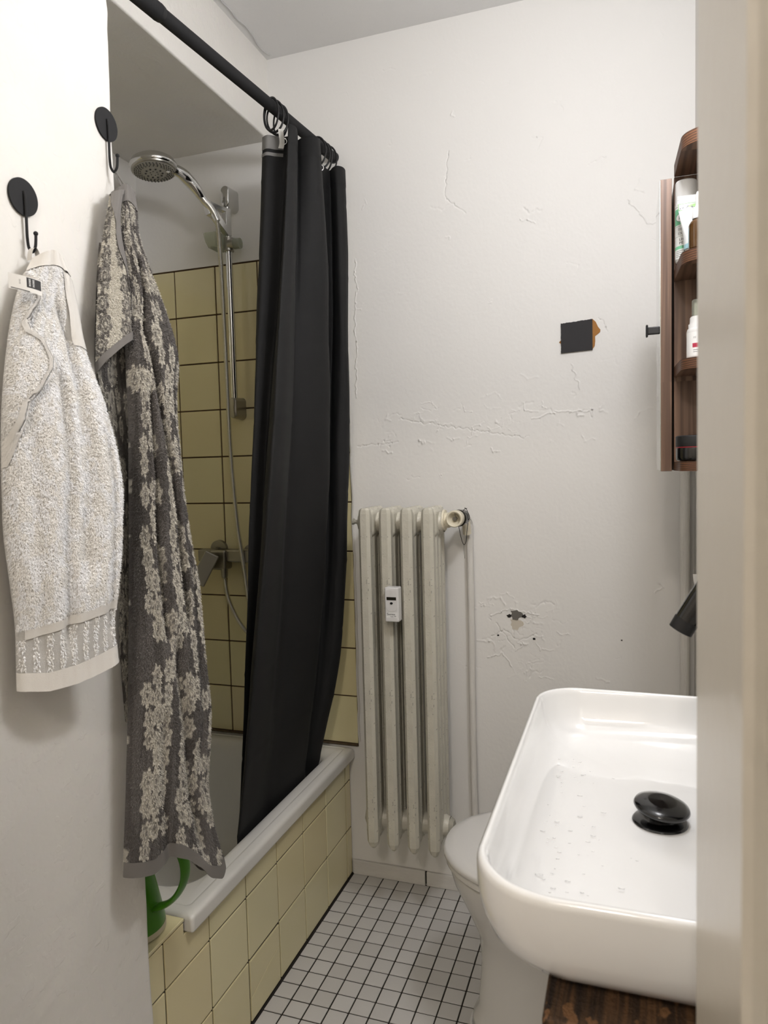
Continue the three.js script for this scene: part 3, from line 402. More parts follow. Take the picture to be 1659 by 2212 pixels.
  mesh('bottom_hem', stripOn(main, 0.004, 0.996, hemAt, 1, 90, 6, 0.0022), hemM, T); mesh('top_hem', stripOn(main, 0.03, 0.97, 0.0, topAt, 40, 6, 0.0025), hemM, T);
  pile('terry_pile', main, 70000, P1, T, 41, (v, t, y) => t > topAt(v) && t < hemAt(v), tuft);
  // rear layer by the wall
  const back = sheetSampler({ H: V(0.475, 0, 0.985), phi: 25 * Math.PI / 180, L: [[-0.084, 1.6779], [-0.0932, 1.6024], [-0.1044, 1.4603], [-0.0975, 1.4159], [-0.0837, 1.3025], [-0.082, 1.1478], [-0.0851, 0.9912], [-0.0826, 0.9112], [-0.0801, 0.8625]], R: [[-0.02, 1.68], [-0.03, 1.2], [-0.055, 0.95], [-0.072, 0.8625]], top: () => 1.66, bottom: () => 0.8625, depth: (y) => 0.008, backDepth: 0.008, fold: () => 0, pull: 0, pullY: [1, 2] });
  const backCol = (v, y) => P3(v, y); mesh('rear_layer', layerGeo(back, 30, 140, 0.004, backCol), body, T); pile('rear_pile', back, 8000, backCol, T, 43, () => true, tuft);
  // turned-over flap with its plain edges
  const fL = [[-0.1061, 1.7317], [-0.1156, 1.6938], [-0.1235, 1.6565], [-0.1313, 1.6053], [-0.1379, 1.5331], [-0.1439, 1.461], [-0.1414, 1.4382]], fR = [[-0.0824, 1.7486], [-0.095, 1.713], [-0.0937, 1.6628], [-0.0854, 1.6281], [-0.0853, 1.5989], [-0.0812, 1.5702], [-0.0816, 1.4999], [-0.0816, 1.43]];
  const flap = sheetSampler({ H: V(0.524, 0, 0.985), phi: 25 * Math.PI / 180, L: fL, R: fR, top: (v) => 1.735 + 0.012 * v, bottom: (v) => 1.440 + 0.062 * Math.pow(v, 0.7), depth: () => 0.010, backDepth: 0.004, fold: (v, y) => (fbm(v * 3, y * 9, 2, 4) - 0.5) * 0.004, pull: 0.030, pullY: [1.45, 1.74] });
  mesh('flap', layerGeo(flap, 40, 120, 0.004, P2), body, T); const side = (t) => 1 - 0.42 * smooth(0.0, 0.12, t) * smooth(0.72, 0.35, t) - 0.05;
  const flapEdge = grid(10, 90, (i, j) => { const t = j / 90 * 0.80, w = clamp(0.95 - 0.42 * smooth(0.62, 0.25, t) - 0.45 * smooth(0.22, 0.03, t), 0.02, 0.95), v = w + (0.995 - w) * i / 10; return flap.f(v, t).addScaledVector(nrm(flap, v, t), 0.0030); });
  mesh('flap_edge', flapEdge, hemM, T); mesh('flap_hem', stripOn(flap, 0.005, 0.995, 0.945, 1, 40, 5, 0.0028), hemM, T);
  pile('flap_pile', flap, 14000, P2, T, 47, (v, t) => t < 0.945 && v < clamp(0.95 - 0.42 * smooth(0.62, 0.25, t) - 0.45 * smooth(0.22, 0.03, t), 0.02, 0.97), tuft);
  mesh('hanging_loop', tube([[0.466, 1.752, 1.032], [0.452, 1.772, 1.025], [0.4445, 1.7865, 1.0215], [0.4455, 1.7875, 1.0245], [0.452, 1.772, 1.016], [0.468, 1.752, 1.018]], 0.0013, 60, 8), hemM, T);
}
{
  const T = thing('hand_towel', 'white terry hand towel hanging on the left wall', 'towel');
  const w1 = new THREE.Color(0xffffff), w2 = new THREE.Color(0xfbf9f5); const col = (v, y) => (fbm(v * 20, y * 60, 2, 9) > 0.5 ? w1 : w2); const body = std(0xf8f5ef, 0.95, { bumpMap: rep(fineBump, 8, 24), bumpScale: 0.002 }), tuft = std(0xffffff, 0.95), hemM = std(0xf4f0e9, 0.85, { side: THREE.DoubleSide, bumpMap: rep(fineBump, 3, 1), bumpScale: 0.0005 });
  const L = [[-0.0406, 1.5976], [-0.059, 1.5737], [-0.0719, 1.5414], [-0.0839, 1.49], [-0.0929, 1.4273], [-0.0994, 1.3649], [-0.1029, 1.3028], [-0.1058, 1.209], [-0.1007, 1.1387], [-0.0966, 1.0804], [-0.0998, 0.9905]], Rr = [[-0.0161, 1.6042], [-0.0014, 1.5898], [0.0074, 1.562], [0.0153, 1.517], [0.0185, 1.4841], [0.0292, 1.4448], [0.0454, 1.4051], [0.064, 1.3291], [0.0722, 1.2652], [0.0634, 1.1584], [0.0527, 1.088], [0.0469, 1.0531], [0.0517, 0.998]];
  const hemT = [[0.9895, 0], [0.9864, 0.11], [0.9827, 0.24], [0.9844, 0.5], [0.9894, 0.74], [0.9973, 1]]; const edge = [[-0.0585, 1.5813], [-0.0514, 1.5513], [-0.0499, 1.5327], [-0.0576, 1.5188], [-0.0669, 1.4986], [-0.0645, 1.4852], [-0.0477, 1.4696], [-0.0381, 1.445], [-0.0388, 1.432], [-0.0509, 1.4118], [-0.0712, 1.3882], [-0.0768, 1.3658], [-0.0897, 1.334], [-0.105, 1.29]];
  const V1 = [[0.58, 1.53], [0.72, 1.48], [0.70, 1.40], [0.66, 1.32], [0.6, 1.2]], V2 = [[0.52, 1.42], [0.50, 1.36], [0.48, 1.3], [0.43, 1.17], [0.44, 1.08]], V3 = [[0.88, 1.33], [0.87, 1.15], [0.90, 1.08]], V4 = [[0.20, 1.35], [0.18, 1.1]];
  const fold = crease([[V1, 0.012, 0.07, 1.56, 1.12], [V2, 0.013, 0.06, 1.45, 1.02], [V3, 0.010, 0.05, 1.36, 1.03], [V4, 0.004, 0.06, 1.4, 1.0]]);
  const S = sheetSampler({ H: V(0.485, 0, 1.195), phi: 20 * Math.PI / 180, L, R: Rr, top: (v) => 1.604 - 0.014 * Math.pow(2 * v - 1, 2), bottom: (v) => lut(hemT, v), depth: (y) => 0.018 + 0.016 * smooth(1.55, 1.25, y) - 0.014 * smooth(1.15, 0.98, y), backDepth: 0.010, fold: (v, y, s) => fold(v, y) + (y > 1.30 ? 0.010 * smooth(0.002, -0.003, s - lut(edge, y)) * smooth(1.30, 1.36, y) : 0) + (fbm(v * 5, y * 7, 3, 14) - 0.5) * 0.008, pull: 0.026, pullY: [1.35, 1.6] });
  const tY = (v, y) => (1.603 - y) / (1.603 - lut(hemT, v)); const hemAt = (v) => tY(v, lut(hemT, v) + 0.026 + 0.004 * v), bandBot = (v) => tY(v, 1.060 + 0.024 * v), bandTop = (v) => tY(v, 1.0735 + 0.024 * v);
  mesh('folded_body', layerGeo(S, 120, 220, 0.004), body, T); mesh('bottom_hem', stripOn(S, 0.004, 0.996, hemAt, 1, 90, 6, 0.0022), hemM, T);
  mesh('woven_band', stripOn(S, 0.05, 0.97, bandTop, bandBot, 80, 4, 0.0018), hemM, T); mesh('top_hem', stripOn(S, 0.01, 0.99, 0.0, 0.034, 40, 6, 0.0028), hemM, T);
  mesh('side_hem', grid(8, 60, (i, j) => { const t = 0.04 + j / 60 * 0.17, w = 0.70 + 0.10 * (j / 60), v = w + (0.99 - w) * i / 8; return S.f(v, t).addScaledVector(nrm(S, v, t), 0.003); }), hemM, T);
  // selvedge running along the overlapping layer
  const ev = (y) => { const a = slut(L, y), b = slut(Rr, y); return clamp((lut(edge, y) - a) / (b - a), 0.01, 0.99); };
  mesh('selvedge', grid(6, 110, (i, j) => { const y = 1.578 - j / 110 * 0.275, v = clamp(ev(y) + (i / 6 - 0.85) * 0.085, 0.006, 0.994); return S.f(v, tY(v, y)).addScaledVector(nrm(S, v, tY(v, y)), 0.0032); }), hemM, T);
  pile('terry_pile', S, 70000, col, T, 51, (v, t, y) => t > 0.034 && t < bandTop(v) && !(t < 0.20 && v > 0.72), tuft);
  pile('ribbed_pile', S, 8000, col, T, 53, (v, t) => t > bandBot(v) && t < hemAt(v) && Math.sin(v * 55) > 0.1, tuft);
  mesh('hanging_loop', grid(14, 4, (i, j) => { const a = i / 14 * Math.PI; return V(0.4475 + (j - 2) * 0.0022, 1.590 + 0.0195 * Math.sin(a), 1.211 + 0.0085 * Math.cos(a)); }), hemM, T);
  const lc = document.createElement('canvas'); lc.width = 256; lc.height = 128; const x = lc.getContext('2d'); x.fillStyle = '#e4e2dd'; x.fillRect(0, 0, 256, 128); x.fillStyle = '#222'; x.fillRect(128, 6, 120, 84); x.fillStyle = '#e8e8e8'; x.font = 'bold 30px sans-serif'; x.save(); x.translate(160, 78); x.rotate(-Math.PI / 2); x.font = 'bold 22px sans-serif'; x.fillText('HOME', 0, 0); x.fillText('HOME', 0, 30); x.restore(); x.fillStyle = '#555'; x.save(); x.translate(84, 76); x.rotate(-Math.PI / 2); x.font = '16px sans-serif'; x.fillText('60/40', 0, 0); x.restore(); x.strokeStyle = '#222'; x.lineWidth = 7; x.beginPath(); x.moveTo(14, 118); x.lineTo(150, 124); x.stroke();
  const lt = new THREE.CanvasTexture(lc); lt.colorSpace = THREE.SRGBColorSpace; mesh('care_label', grid(8, 4, (i, j) => { const u = i / 8; const s = -0.088 + u * 0.040, y = 1.5345 + j / 4 * 0.020 - u * 0.006; return V(0.485, y, 1.195).addScaledVector(V(Math.sin(0.349), 0, -Math.cos(0.349)), s).addScaledVector(V(Math.cos(0.349), 0, Math.sin(0.349)), 0.020 + 0.010 * Math.sin(u * 2)); }), std(0xffffff, 0.6, { map: lt, side: THREE.DoubleSide }), T);
}

// ------------------------------------------------------------------ watering can
{
  const c = thing('watering_can', 'green plastic watering can on the tiled bath ledge below the grey towel', 'watering can', [0.343, 0.4076, 0.950]);
  const gp = phys(0x4f9422, 0.28, { transmission: 0.25, thickness: 0 });
  mesh('body', lathe([[0, 0.001], [0.060, 0.001], [0.0625, 0.006], [0.0622, 0.02], [0.055, 0.055], [0.046, 0.10], [0.036, 0.15], [0.030, 0.19], [0.031, 0.20], [0.029, 0.20], [0.028, 0.19], [0.034, 0.15]], 48), gp, c);
  const pts = [[0.055, 0.052, -0.004], [0.078, 0.062, -0.006], [0.100, 0.082, -0.008], [0.117, 0.115, -0.010], [0.118, 0.150, -0.010], [0.105, 0.176, -0.009], [0.080, 0.190, -0.006], [0.034, 0.185, 0]].map((a) => V(...a)); const cv = new THREE.CatmullRomCurve3(pts); const fr = cv.computeFrenetFrames(60);
  mesh('handle', grid(16, 60, (i, j) => { const a = i / 16 * 6.283, p = cv.getPointAt(j / 60); const tn = cv.getTangentAt(j / 60), nn = V(0, 0, 1), bb = tn.clone().cross(nn).normalize(); return p.addScaledVector(nn, Math.cos(a) * 0.014).addScaledVector(bb, Math.sin(a) * 0.0055); }, true), gp, c);
  mesh('limescale_ring', lathe([[0.0632, 0.002], [0.0634, 0.010], [0.0628, 0.013]], 48), std(0xcdc7b0, 0.9), c);
}

// ------------------------------------------------------------------ radiator, heat meter, pipes
const RX = [0.559, 0.6195, 0.680, 0.7395];
{
  const T = thing('radiator', 'cream painted cast iron column radiator on the far wall', 'radiator');
  const oct = (hw, hd, y, cx, cz) => { const c = Math.min(hw, hd) * 0.5; return [[hw - c, hd], [-(hw - c), hd], [-hw, hd - c], [-hw, -(hd - c)], [-(hw - c), -hd], [hw - c, -hd], [hw, -(hd - c)], [hw, hd - c]].map(([a, b]) => V(cx + a, y, cz + b)); };
  const column = (cz, y0, y1, k) => { const L = []; for (const [f, y] of [[0.25, y0], [0.62, y0 + 0.007], [0.95, y0 + 0.022], [1, y0 + 0.045], [1, y1 - 0.035], [0.97, y1 - 0.016], [0.85, y1 - 0.005], [0.55, y1]]) L.push(oct(0.0168 * f * k, 0.0160 * f * k, y, 0, cz)); return loftLoops(L, true, true).toNonIndexed(); };
  const secGeo = (() => { const parts = [0.183, 0.146, 0.110, 0.074].map((z, i) => { const g = column(z, 0.200 + (i ? 0.012 : 0), 1.172, i ? 0.96 : 1); g.computeVertexNormals(); return g; });
    const web = new THREE.Shape([[0.068, 0.235], [0.185, 0.235], [0.185, 1.155], [0.068, 1.155]].map((a) => new THREE.Vector2(-a[0], a[1]))); const wg = new THREE.ExtrudeGeometry(web, { depth: 0.006, bevelEnabled: true, bevelSize: 0.003, bevelThickness: 0.003, bevelSegments: 2 }); wg.rotateY(Math.PI / 2); wg.translate(-0.003, 0, 0); parts.push(wg);
    parts.push(box(-0.0195, 0.0195, 1.086, 1.171, 0.060, 0.176, 0.019, 5), box(-0.0150, 0.0150, 0.224, 0.288, 0.062, 0.180, 0.0145, 4));
    for (const y of [1.128, 0.262]) { const h = lathe([[0.027, -0.0305], [0.0275, -0.024], [0.032, -0.014], [0.032, 0.014], [0.0275, 0.024], [0.027, 0.0305]], 32); h.rotateZ(Math.PI / 2); h.translate(0, y, 0.122); parts.push(h); }
    return boxUV(merge(parts)); })();
  for (const x of RX) { const s = mesh('section', secGeo, M.radiator, T); s.position.x = x; }
  mesh('end_plug', merge([cyl(V(RX[0] - 0.030, 1.128, 0.122), V(RX[0] - 0.040, 1.128, 0.122), 0.026, 0.022, 6), cyl(V(RX[0] - 0.040, 1.128, 0.122), V(RX[0] - 0.056, 1.130, 0.122), 0.006), cyl(V(RX[0] - 0.056, 1.130, 0.122), V(RX[0] - 0.061, 1.130, 0.122), 0.009)]), M.radiator, T);
  mesh('end_plug', cyl(V(RX[0] - 0.030, 0.262, 0.122), V(RX[0] - 0.040, 0.262, 0.122), 0.026, 0.022, 6), M.radiator, T); mesh('end_plug', cyl(V(RX[3] + 0.030, 0.262, 0.122), V(RX[3] + 0.042, 0.262, 0.122), 0.026, 0.02, 6), M.radiator, T);
  for (const [x, y] of [[0.59, 0.30], [0.71, 0.30], [0.65, 1.09]]) mesh('wall_bracket', cyl(V(x, y, 0), V(x, y, 0.07), 0.008), M.radiator, T);
  mesh('union_nut', merge([cyl(V(RX[3] + 0.029, 1.134, 0.122), V(RX[3] + 0.034, 1.134, 0.122), 0.030, 0.029, 32), cyl(V(RX[3] + 0.033, 1.134, 0.122), V(RX[3] + 0.046, 1.134, 0.122), 0.0235, 0.0235, 6)]), M.cream, T);
}
{
  const v = thing('radiator_valve', 'cream radiator valve cap with black tape beside the radiator top', 'valve');
  mesh('valve_body', merge([cyl(V(0.787, 1.136, 0.121), V(0.806, 1.138, 0.110), 0.013), cyl(V(0.815, 1.138, 0.060), V(0.811, 1.139, 0.125), 0.014), cyl(V(0.817, 1.139, 0.065), V(0.817, 1.09, 0.045), 0.012)]), M.cream, v);
  const ax = (z) => V(0.8155 - (z - 0.1) * 0.2, 1.1395, z); mesh('tape', cyl(ax(0.098), ax(0.124), 0.0225, 0.0235, 36), M.blackGloss, v);
  const cap = lathe([[0.0225, -0.022], [0.0232, 0.010], [0.0222, 0.0135], [0.0205, 0.0145], [0.0165, 0.0135], [0.0145, 0.002], [0.009, -0.001], [0.009, -0.006], [0, -0.006]], 44); cap.rotateX(Math.PI / 2); cap.translate(0.806, 1.1395, 0.144); mesh('cap', cap, M.cream, v);
  mesh('spindle', merge([cyl(V(0.806, 1.1395, 0.138), V(0.8055, 1.1395, 0.150), 0.0058, 0.0058, 20), box(0.8052, 0.8068, 1.1465, 1.1545, 0.144, 0.1465)]), M.brushed, v);
  mesh('wire', merge([tube([[0.8135, 1.118, 0.135], [0.8165, 1.095, 0.130], [0.821, 1.073, 0.125], [0.8245, 1.066, 0.122], [0.829, 1.073, 0.120], [0.832, 1.10, 0.118], [0.834, 1.125, 0.112]], 0.0009, 60, 6), tube([[0.8245, 1.0675, 0.122], [0.824, 1.05, 0.122], [0.8255, 1.028, 0.122]], 0.0004, 20, 5), tube([[0.822, 1.160, 0.112], [0.829, 1.166, 0.114], [0.836, 1.150, 0.112], [0.839, 1.140, 0.112], [0.836, 1.133, 0.112]], 0.0008, 30, 6), tube([[0.8265, 1.1685, 0.114], [0.829, 1.164, 0.114], [0.833, 1.1665, 0.114]], 0.0008, 14, 6)]), M.cord, v);
}
{
  const g = []; for (let i = 0; i <= 30; i++) { const y = 1.12 - i / 30 * 1.12; g.push(V(0.8185 + (fbm(y * 5, 1, 2, 3) - 0.5) * 0.003, y, 0.018)); } g.unshift(V(0.8175, 1.128, 0.028), V(0.817, 1.130, 0.045));
  tag(mesh('heating_pipe', tube(g, 0.0098, 120, 16), M.plaster, scene), 'thin white painted heating pipe running down beside the radiator', 'pipe');
  tag(mesh('corner_pipe', merge([cyl(V(1.392, 0.0, 0.022), V(1.392, 1.5, 0.022), 0.0125, 0.0125, 24)]), M.plaster, scene), 'white painted water pipe in the corner below the mirror cabinet', 'pipe');
}
{
  const m = thing('heat_meter', 'small white heat meter with display clipped on the radiator', 'meter', [0.6465, 0.913, 0.2005]);
  mesh('housing', new RoundedBoxGeometry(0.0395, 0.094, 0.030, 4, 0.004).translate(0, 0, 0.0155), M.white, m);
  const sh = new THREE.Shape(); sh.moveTo(-0.0165, 0.041); sh.lineTo(0.0165, 0.041); sh.lineTo(0.0165, -0.002); sh.absarc(0, -0.002, 0.0165, 0, -Math.PI, true); sh.closePath();
  const fp = mesh('front_panel', new THREE.ExtrudeGeometry(sh, { depth: 0.0008, bevelEnabled: true, bevelSize: 0.0006, bevelThickness: 0.0005, bevelSegments: 2 }).translate(0, 0, 0.0303), M.white, m);
  mesh('display', box(-0.0135, 0.0135, 0.013, 0.0215, 0.0312, 0.0320, 0.0003), phys(0x1d1c12, 0.2), fp); mesh('button', cyl(V(0, 0.0045, 0.0312), V(0, 0.0045, 0.0325), 0.0042, 0.004, 20).scale(1, 0.8, 1).translate(0, 0.001, 0), M.black, fp);
  const c = document.createElement('canvas'); c.width = 256; c.height = 128; const x = c.getContext('2d'); x.fillStyle = '#eeeeec'; x.fillRect(0, 0, 256, 128); x.fillStyle = '#3a3a3a'; x.font = 'bold 82px serif'; x.fillText('S', 8, 74); x.font = 'bold 54px sans-serif'; x.fillText('ontex', 56, 68); x.font = 'bold 30px sans-serif'; x.fillText('Tech', 96, 112); x.fillText('.dfc', 178, 104);
  const t = new THREE.CanvasTexture(c); t.colorSpace = THREE.SRGBColorSpace; const pl = new THREE.PlaneGeometry(0.031, 0.0155); pl.translate(0, -0.0275, 0.0307); mesh('lettering', pl, std(0xffffff, 0.4, { map: t }), m);
}

// ------------------------------------------------------------------ black square on the far wall
{
  const b = thing('wall_square', 'black square card on the far wall with torn brown backing', 'card', [1.1205, 1.627, 0]);
  const s = new THREE.Shape(); const N = 22, r = rng(3); const ptsS = []; for (let i = 0; i <= N; i++) ptsS.push([-0.0415 + 0.083 * i / N, 0.0365 + 0.005 * i / N + (r() - 0.5) * 0.0018]); for (let i = 1; i <= N; i++) ptsS.push([0.0415, 0.0415 - 0.082 * i / N]); ptsS.push([0.038, -0.0400], [-0.0412, -0.0435]); for (let i = 1; i < N; i++) ptsS.push([-0.0413 + (r() - 0.5) * 0.001, -0.0425 + 0.078 * i / N]); ptsS.forEach((p, i) => i ? s.lineTo(...p) : s.moveTo(...p));
  mesh('black_face', new THREE.ExtrudeGeometry(s, { depth: 0.003, bevelEnabled: false }).translate(0, 0, 0.0025), std(0x232123, 0.7), b);
  const k = new THREE.Shape([[0.02, 0.040], [0.0415, 0.0425], [0.050, 0.034], [0.056, 0.020], [0.062, 0.012], [0.061, 0.006], [0.055, 0.001], [0.048, -0.004], [0.0485, -0.018], [0.047, -0.030], [0.0415, -0.038], [0.0, -0.030], [-0.041, -0.018], [-0.047, -0.013], [-0.041, -0.008], [-0.03, 0.03]].map((a) => new THREE.Vector2(...a)));
  mesh('torn_backing', new THREE.ExtrudeGeometry(k, { depth: 0.002, bevelEnabled: false }).translate(0, 0, 0.0003), std(0xa8763f, 0.9, { bumpMap: rep(fineBump, 8), bumpScale: 0.0008 }), b);
}

// ------------------------------------------------------------------ toilet
{
  const T = thing('toilet', 'white toilet with closed lid partly hidden behind the washbasin', 'toilet', [0, 0, 0.485]);
  const egg = (xf, xb, w, y, n = 56) => { const out = []; for (let i = 0; i < n; i++) { const a = i / n * 6.2832, c = Math.cos(a), s = Math.sin(a); const cx = xf + (xb - xf) * 0.55; const R = c > 0 ? xb - cx : cx - xf; const sq = c > 0 ? 0.75 : 0.95; out.push(V(cx + Math.sign(c) * Math.pow(Math.abs(c), sq) * R, y, Math.sign(s) * Math.pow(Math.abs(s), 0.92) * w)); } return out; };
  mesh('bowl', loftLoops([egg(0.905, 1.33, 0.112, 0.0), egg(0.908, 1.33, 0.110, 0.03), egg(0.922, 1.33, 0.100, 0.06), egg(0.930, 1.33, 0.100, 0.16), egg(0.925, 1.33, 0.115, 0.23), egg(0.895, 1.34, 0.145, 0.30), egg(0.872, 1.34, 0.166, 0.35), egg(0.862, 1.34, 0.172, 0.385), egg(0.866, 1.34, 0.170, 0.398)], true, true), M.toilet, T);
  mesh('seat', loftLoops([egg(0.858, 1.30, 0.178, 0.399), egg(0.854, 1.30, 0.181, 0.404), egg(0.854, 1.30, 0.181, 0.412), egg(0.858, 1.30, 0.178, 0.416)], true, true), M.toilet, T);
  mesh('lid', loftLoops([egg(0.854, 1.30, 0.180, 0.4165), egg(0.849, 1.30, 0.184, 0.421), egg(0.849, 1.30, 0.184, 0.429), egg(0.855, 1.30, 0.179, 0.4355), egg(0.875, 1.29, 0.160, 0.4405), egg(0.93, 1.26, 0.11, 0.4425)], true, true), M.toilet, T);
  mesh('cistern', new RoundedBoxGeometry(0.13, 0.34, 0.36, 4, 0.02).translate(1.350, 0.57, 0), M.toilet, T);
  mesh('foot_sealant', (() => { const e = egg(0.903, 1.335, 0.114, 0.004); e.push(e[0].clone()); return new THREE.TubeGeometry(new THREE.CatmullRomCurve3(e.slice(0, -1), true), 120, 0.004, 6, true); })(), M.white, T);
}

// ------------------------------------------------------------------ washbasin on its board
{
  const B = thing('washstand_board', 'worn brown wooden board carrying the white washbasin', 'board');
  mesh('board', boxUV(box(1.178, XR - 0.001, 0.770, 0.808, 0.78, 1.445, 0.004)), M.wornWood, B); for (const z of [0.88, 1.30]) mesh('bracket', merge([box(1.25, XR - 0.001, 0.75, 0.770, z, z + 0.03), box(XR - 0.02, XR - 0.001, 0.58, 0.77, z, z + 0.03)]), M.blackMatte, B);
  const S = thing('washbasin', 'white rectangular ceramic washbasin with rounded corners', 'sink', [0, 0, 0]);
  const X0 = 1.106, X1 = 1.4155, Z0 = 0.815, Z1 = 1.432; const lp = (i, y, r) => rr(X0 + i, X1 - i * (i > 0 ? 0.6 : 1), Z0 + i, Z1 - i, [0.02, r, r * 0.85, 0.02], y, 14);
  const prof = [[0.075, 0.8085, 0.05], [0.055, 0.809, 0.06], [0.036, 0.813, 0.07], [0.020, 0.822, 0.075], [0.009, 0.836, 0.080], [0.003, 0.854, 0.082], [0, 0.875, 0.082], [0, 0.897, 0.080], [0.0012, 0.9025, 0.079], [0.004, 0.9055, 0.077], [0.007, 0.9055, 0.075], [0.0098, 0.903, 0.072], [0.0115, 0.897, 0.070], [0.014, 0.880, 0.068], [0.019, 0.862, 0.064], [0.030, 0.846, 0.058], [0.050, 0.837, 0.052], [0.085, 0.8325, 0.04], [0.12, 0.830, 0.028]];
  mesh('bowl', loftLoops(prof.map(([i, y, r]) => lp(i, y, r)), true, true), M.ceramic, S);
  const D = thing('drain_plug', 'glossy black pop-up drain plug in the washbasin', 'plug', [1.287, 0.8306, 1.105]);
  mesh('flange', lathe([[0.012, 0.0035], [0.018, 0.004], [0.022, 0.0045], [0.031, 0.0032], [0.0335, 0.0]], 48), M.blackGloss, D); mesh('stem', cyl(V(0, 0.0, 0), V(0, 0.014, 0), 0.012), M.blackGloss, D);
  const cp = mesh('cap', lathe([[0, 0.011], [0.016, 0.011], [0.026, 0.0135], [0.032, 0.0165], [0.0338, 0.0195], [0.0325, 0.0225], [0.027, 0.0255], [0.018, 0.0278], [0.0165, 0.0275], [0.0, 0.0285]], 56), M.blackGloss, D); cp.rotation.set(0.06, 0, -0.10);
  // water drops left on the glaze
  const wr = rng(77), dg = []; for (let i = 0; i < 70; i++) { const q = 0.0005 + wr() * 0.0014; const g = new THREE.SphereGeometry(1, 10, 6); g.scale(q * (1 + wr() * 1.5), q * 0.25, q); const x = 1.150 + wr() * wr() * 0.12, z = 0.95 + wr() * 0.42; g.translate(x, 0.8335 + Math.pow(clamp((1.20 - x) / 0.06), 2) * 0.011 + 0.0004, z); dg.push(g); }
  const dm = mesh('water_drops', merge(dg), phys(0xffffff, 0.02, { transmission: 1, thickness: 0.001, ior: 1.33 }), S); dm.userData.kind = 'stuff';
}
{
  const t = thing('basin_tap', 'black basin tap with angled spout above the washbasin', 'faucet');
  mesh('spout', (() => { const c = new THREE.CatmullRomCurve3([[1.388, 1.16, 1.13], [1.372, 1.158, 1.13], [1.350, 1.148, 1.13], [1.332, 1.122, 1.13], [1.322, 1.104, 1.13]].map((a) => V(...a))); return merge([new THREE.TubeGeometry(c, 50, 0.0135, 24), cyl(V(1.3245, 1.1085, 1.13), V(1.3095, 1.0815, 1.13), 0.0137, 0.0137, 28)]); })(), M.blackGloss, t);
  mesh('aerator', cyl(V(1.3160, 1.0932, 1.13), V(1.3090, 1.0805, 1.13), 0.0142, 0.0140, 28), M.black, t);
  mesh('body', merge([cyl(V(1.390, 0.905, 1.13), V(1.390, 1.175, 1.13), 0.018, 0.018, 28), cyl(V(1.390, 0.903, 1.13), V(1.390, 0.912, 1.13), 0.024, 0.024, 28)]), M.black, t); mesh('lever', box(1.36, 1.398, 1.178, 1.186, 1.122, 1.138, 0.003), M.black, t);
}
{
  const p = grid(8, 16, (i, j) => { const t = j / 16; const lx = 1.3865 + 0.030 * t * t; return V(lx + (1.4165 - lx) * i / 8, 1.030 - t * 0.075, 0.33 + 0.012 * Math.sin(t * 2 + i * 0.2)); });
  tag(mesh('paper_sheet', p, std(0xf2f1ee, 0.9, { side: THREE.DoubleSide }), scene), 'curled white sheet of paper against the right wall above the tap', 'paper');
}

// ------------------------------------------------------------------ mirror cabinet with open shelves
{
  const C = thing('mirror_cabinet', 'brown wooden mirror cabinet with open rounded side shelves', 'cabinet');
  const ZF = 0.42, ZC = 0.60;
  mesh('carcass', boxUV(box(1.334, XR - 0.001, 1.264, 1.7975, ZF, ZC - 0.008)), M.walnut, C); mesh('side_panel', boxUV(box(1.3325, XR - 0.001, 1.264, 1.7975, ZC - 0.010, ZC, 0.001)), M.walnut, C);
  const d = mesh('door', boxUV(box(1.3095, 1.3285, 1.263, 1.796, ZF, ZC + 0.001, 0.0008)), M.walnut, C); mesh('mirror', box(1.3083, 1.3097, 1.264, 1.795, ZF + 0.001, ZC - 0.001), M.mirror, d);
  mesh('handle', merge([box(1.284, 1.3085, 1.519, 1.533, ZC - 0.012, ZC - 0.004, 0.002), box(1.2835, 1.2875, 1.515, 1.537, ZC - 0.016, ZC, 0.002)]), M.black, d);
  const shelf = (y0, y1, prot) => { const s = new THREE.Shape(); const z = (v) => -v; s.moveTo(1.333, z(ZC)); s.lineTo(1.337, z(ZC + prot * 0.72)); s.bezierCurveTo(1.338, z(ZC + prot * 0.92), 1.365, z(ZC + prot * 1.02), 1.4155, z(ZC + prot * 1.06)); s.lineTo(1.4155, z(ZC)); s.closePath(); const g = new THREE.ExtrudeGeometry(s, { depth: y1 - y0, bevelEnabled: true, bevelSize: 0.0006, bevelOffset: -0.0006, bevelThickness: 0.0006, bevelSegments: 1, curveSegments: 20 }); g.rotateX(-Math.PI / 2); g.translate(0, y0, 0); return g; };
  const shelfMesh = (y0, y1, prot) => { const g = shelf(y0, y1, prot); const p = mesh('shelf', boxUV(shelf(y0 + 0.0008, y1 - 0.0008, prot - 0.001)), M.walnut, C); const e = mesh('shelf_edge', (() => { const n = 40, pts = []; for (let i = 0; i <= n; i++) { const t = i / n; if (t < 0.35) { const k = t / 0.35; pts.push([1.333 + 0.004 * k, ZC + prot * 0.72 * k]); } else { const k = (t - 0.35) / 0.65, u = 1 - k; pts.push([u * u * u * 1.337 + 3 * u * u * k * 1.338 + 3 * u * k * k * 1.365 + k * k * k * 1.4155, ZC + prot * (u * u * u * 0.72 + 3 * u * u * k * 0.92 + 3 * u * k * k * 1.02 + k * k * k * 1.06)]); } } return grid(n, 1, (i, j) => V(pts[i][0] - 0.0005, j ? y0 : y1, pts[i][1] + 0.0005)); })(), M.ply2, p); return p; };
  M.ply2 = std(0xffffff, 0.55, { map: rep(plyEdge, 1, 1), side: THREE.DoubleSide });
  shelfMesh(1.797, 1.818, 0.155); shelfMesh(1.611, 1.630, 0.150); shelfMesh(1.437, 1.455, 0.135); shelfMesh(1.264, 1.2805, 0.110);
}
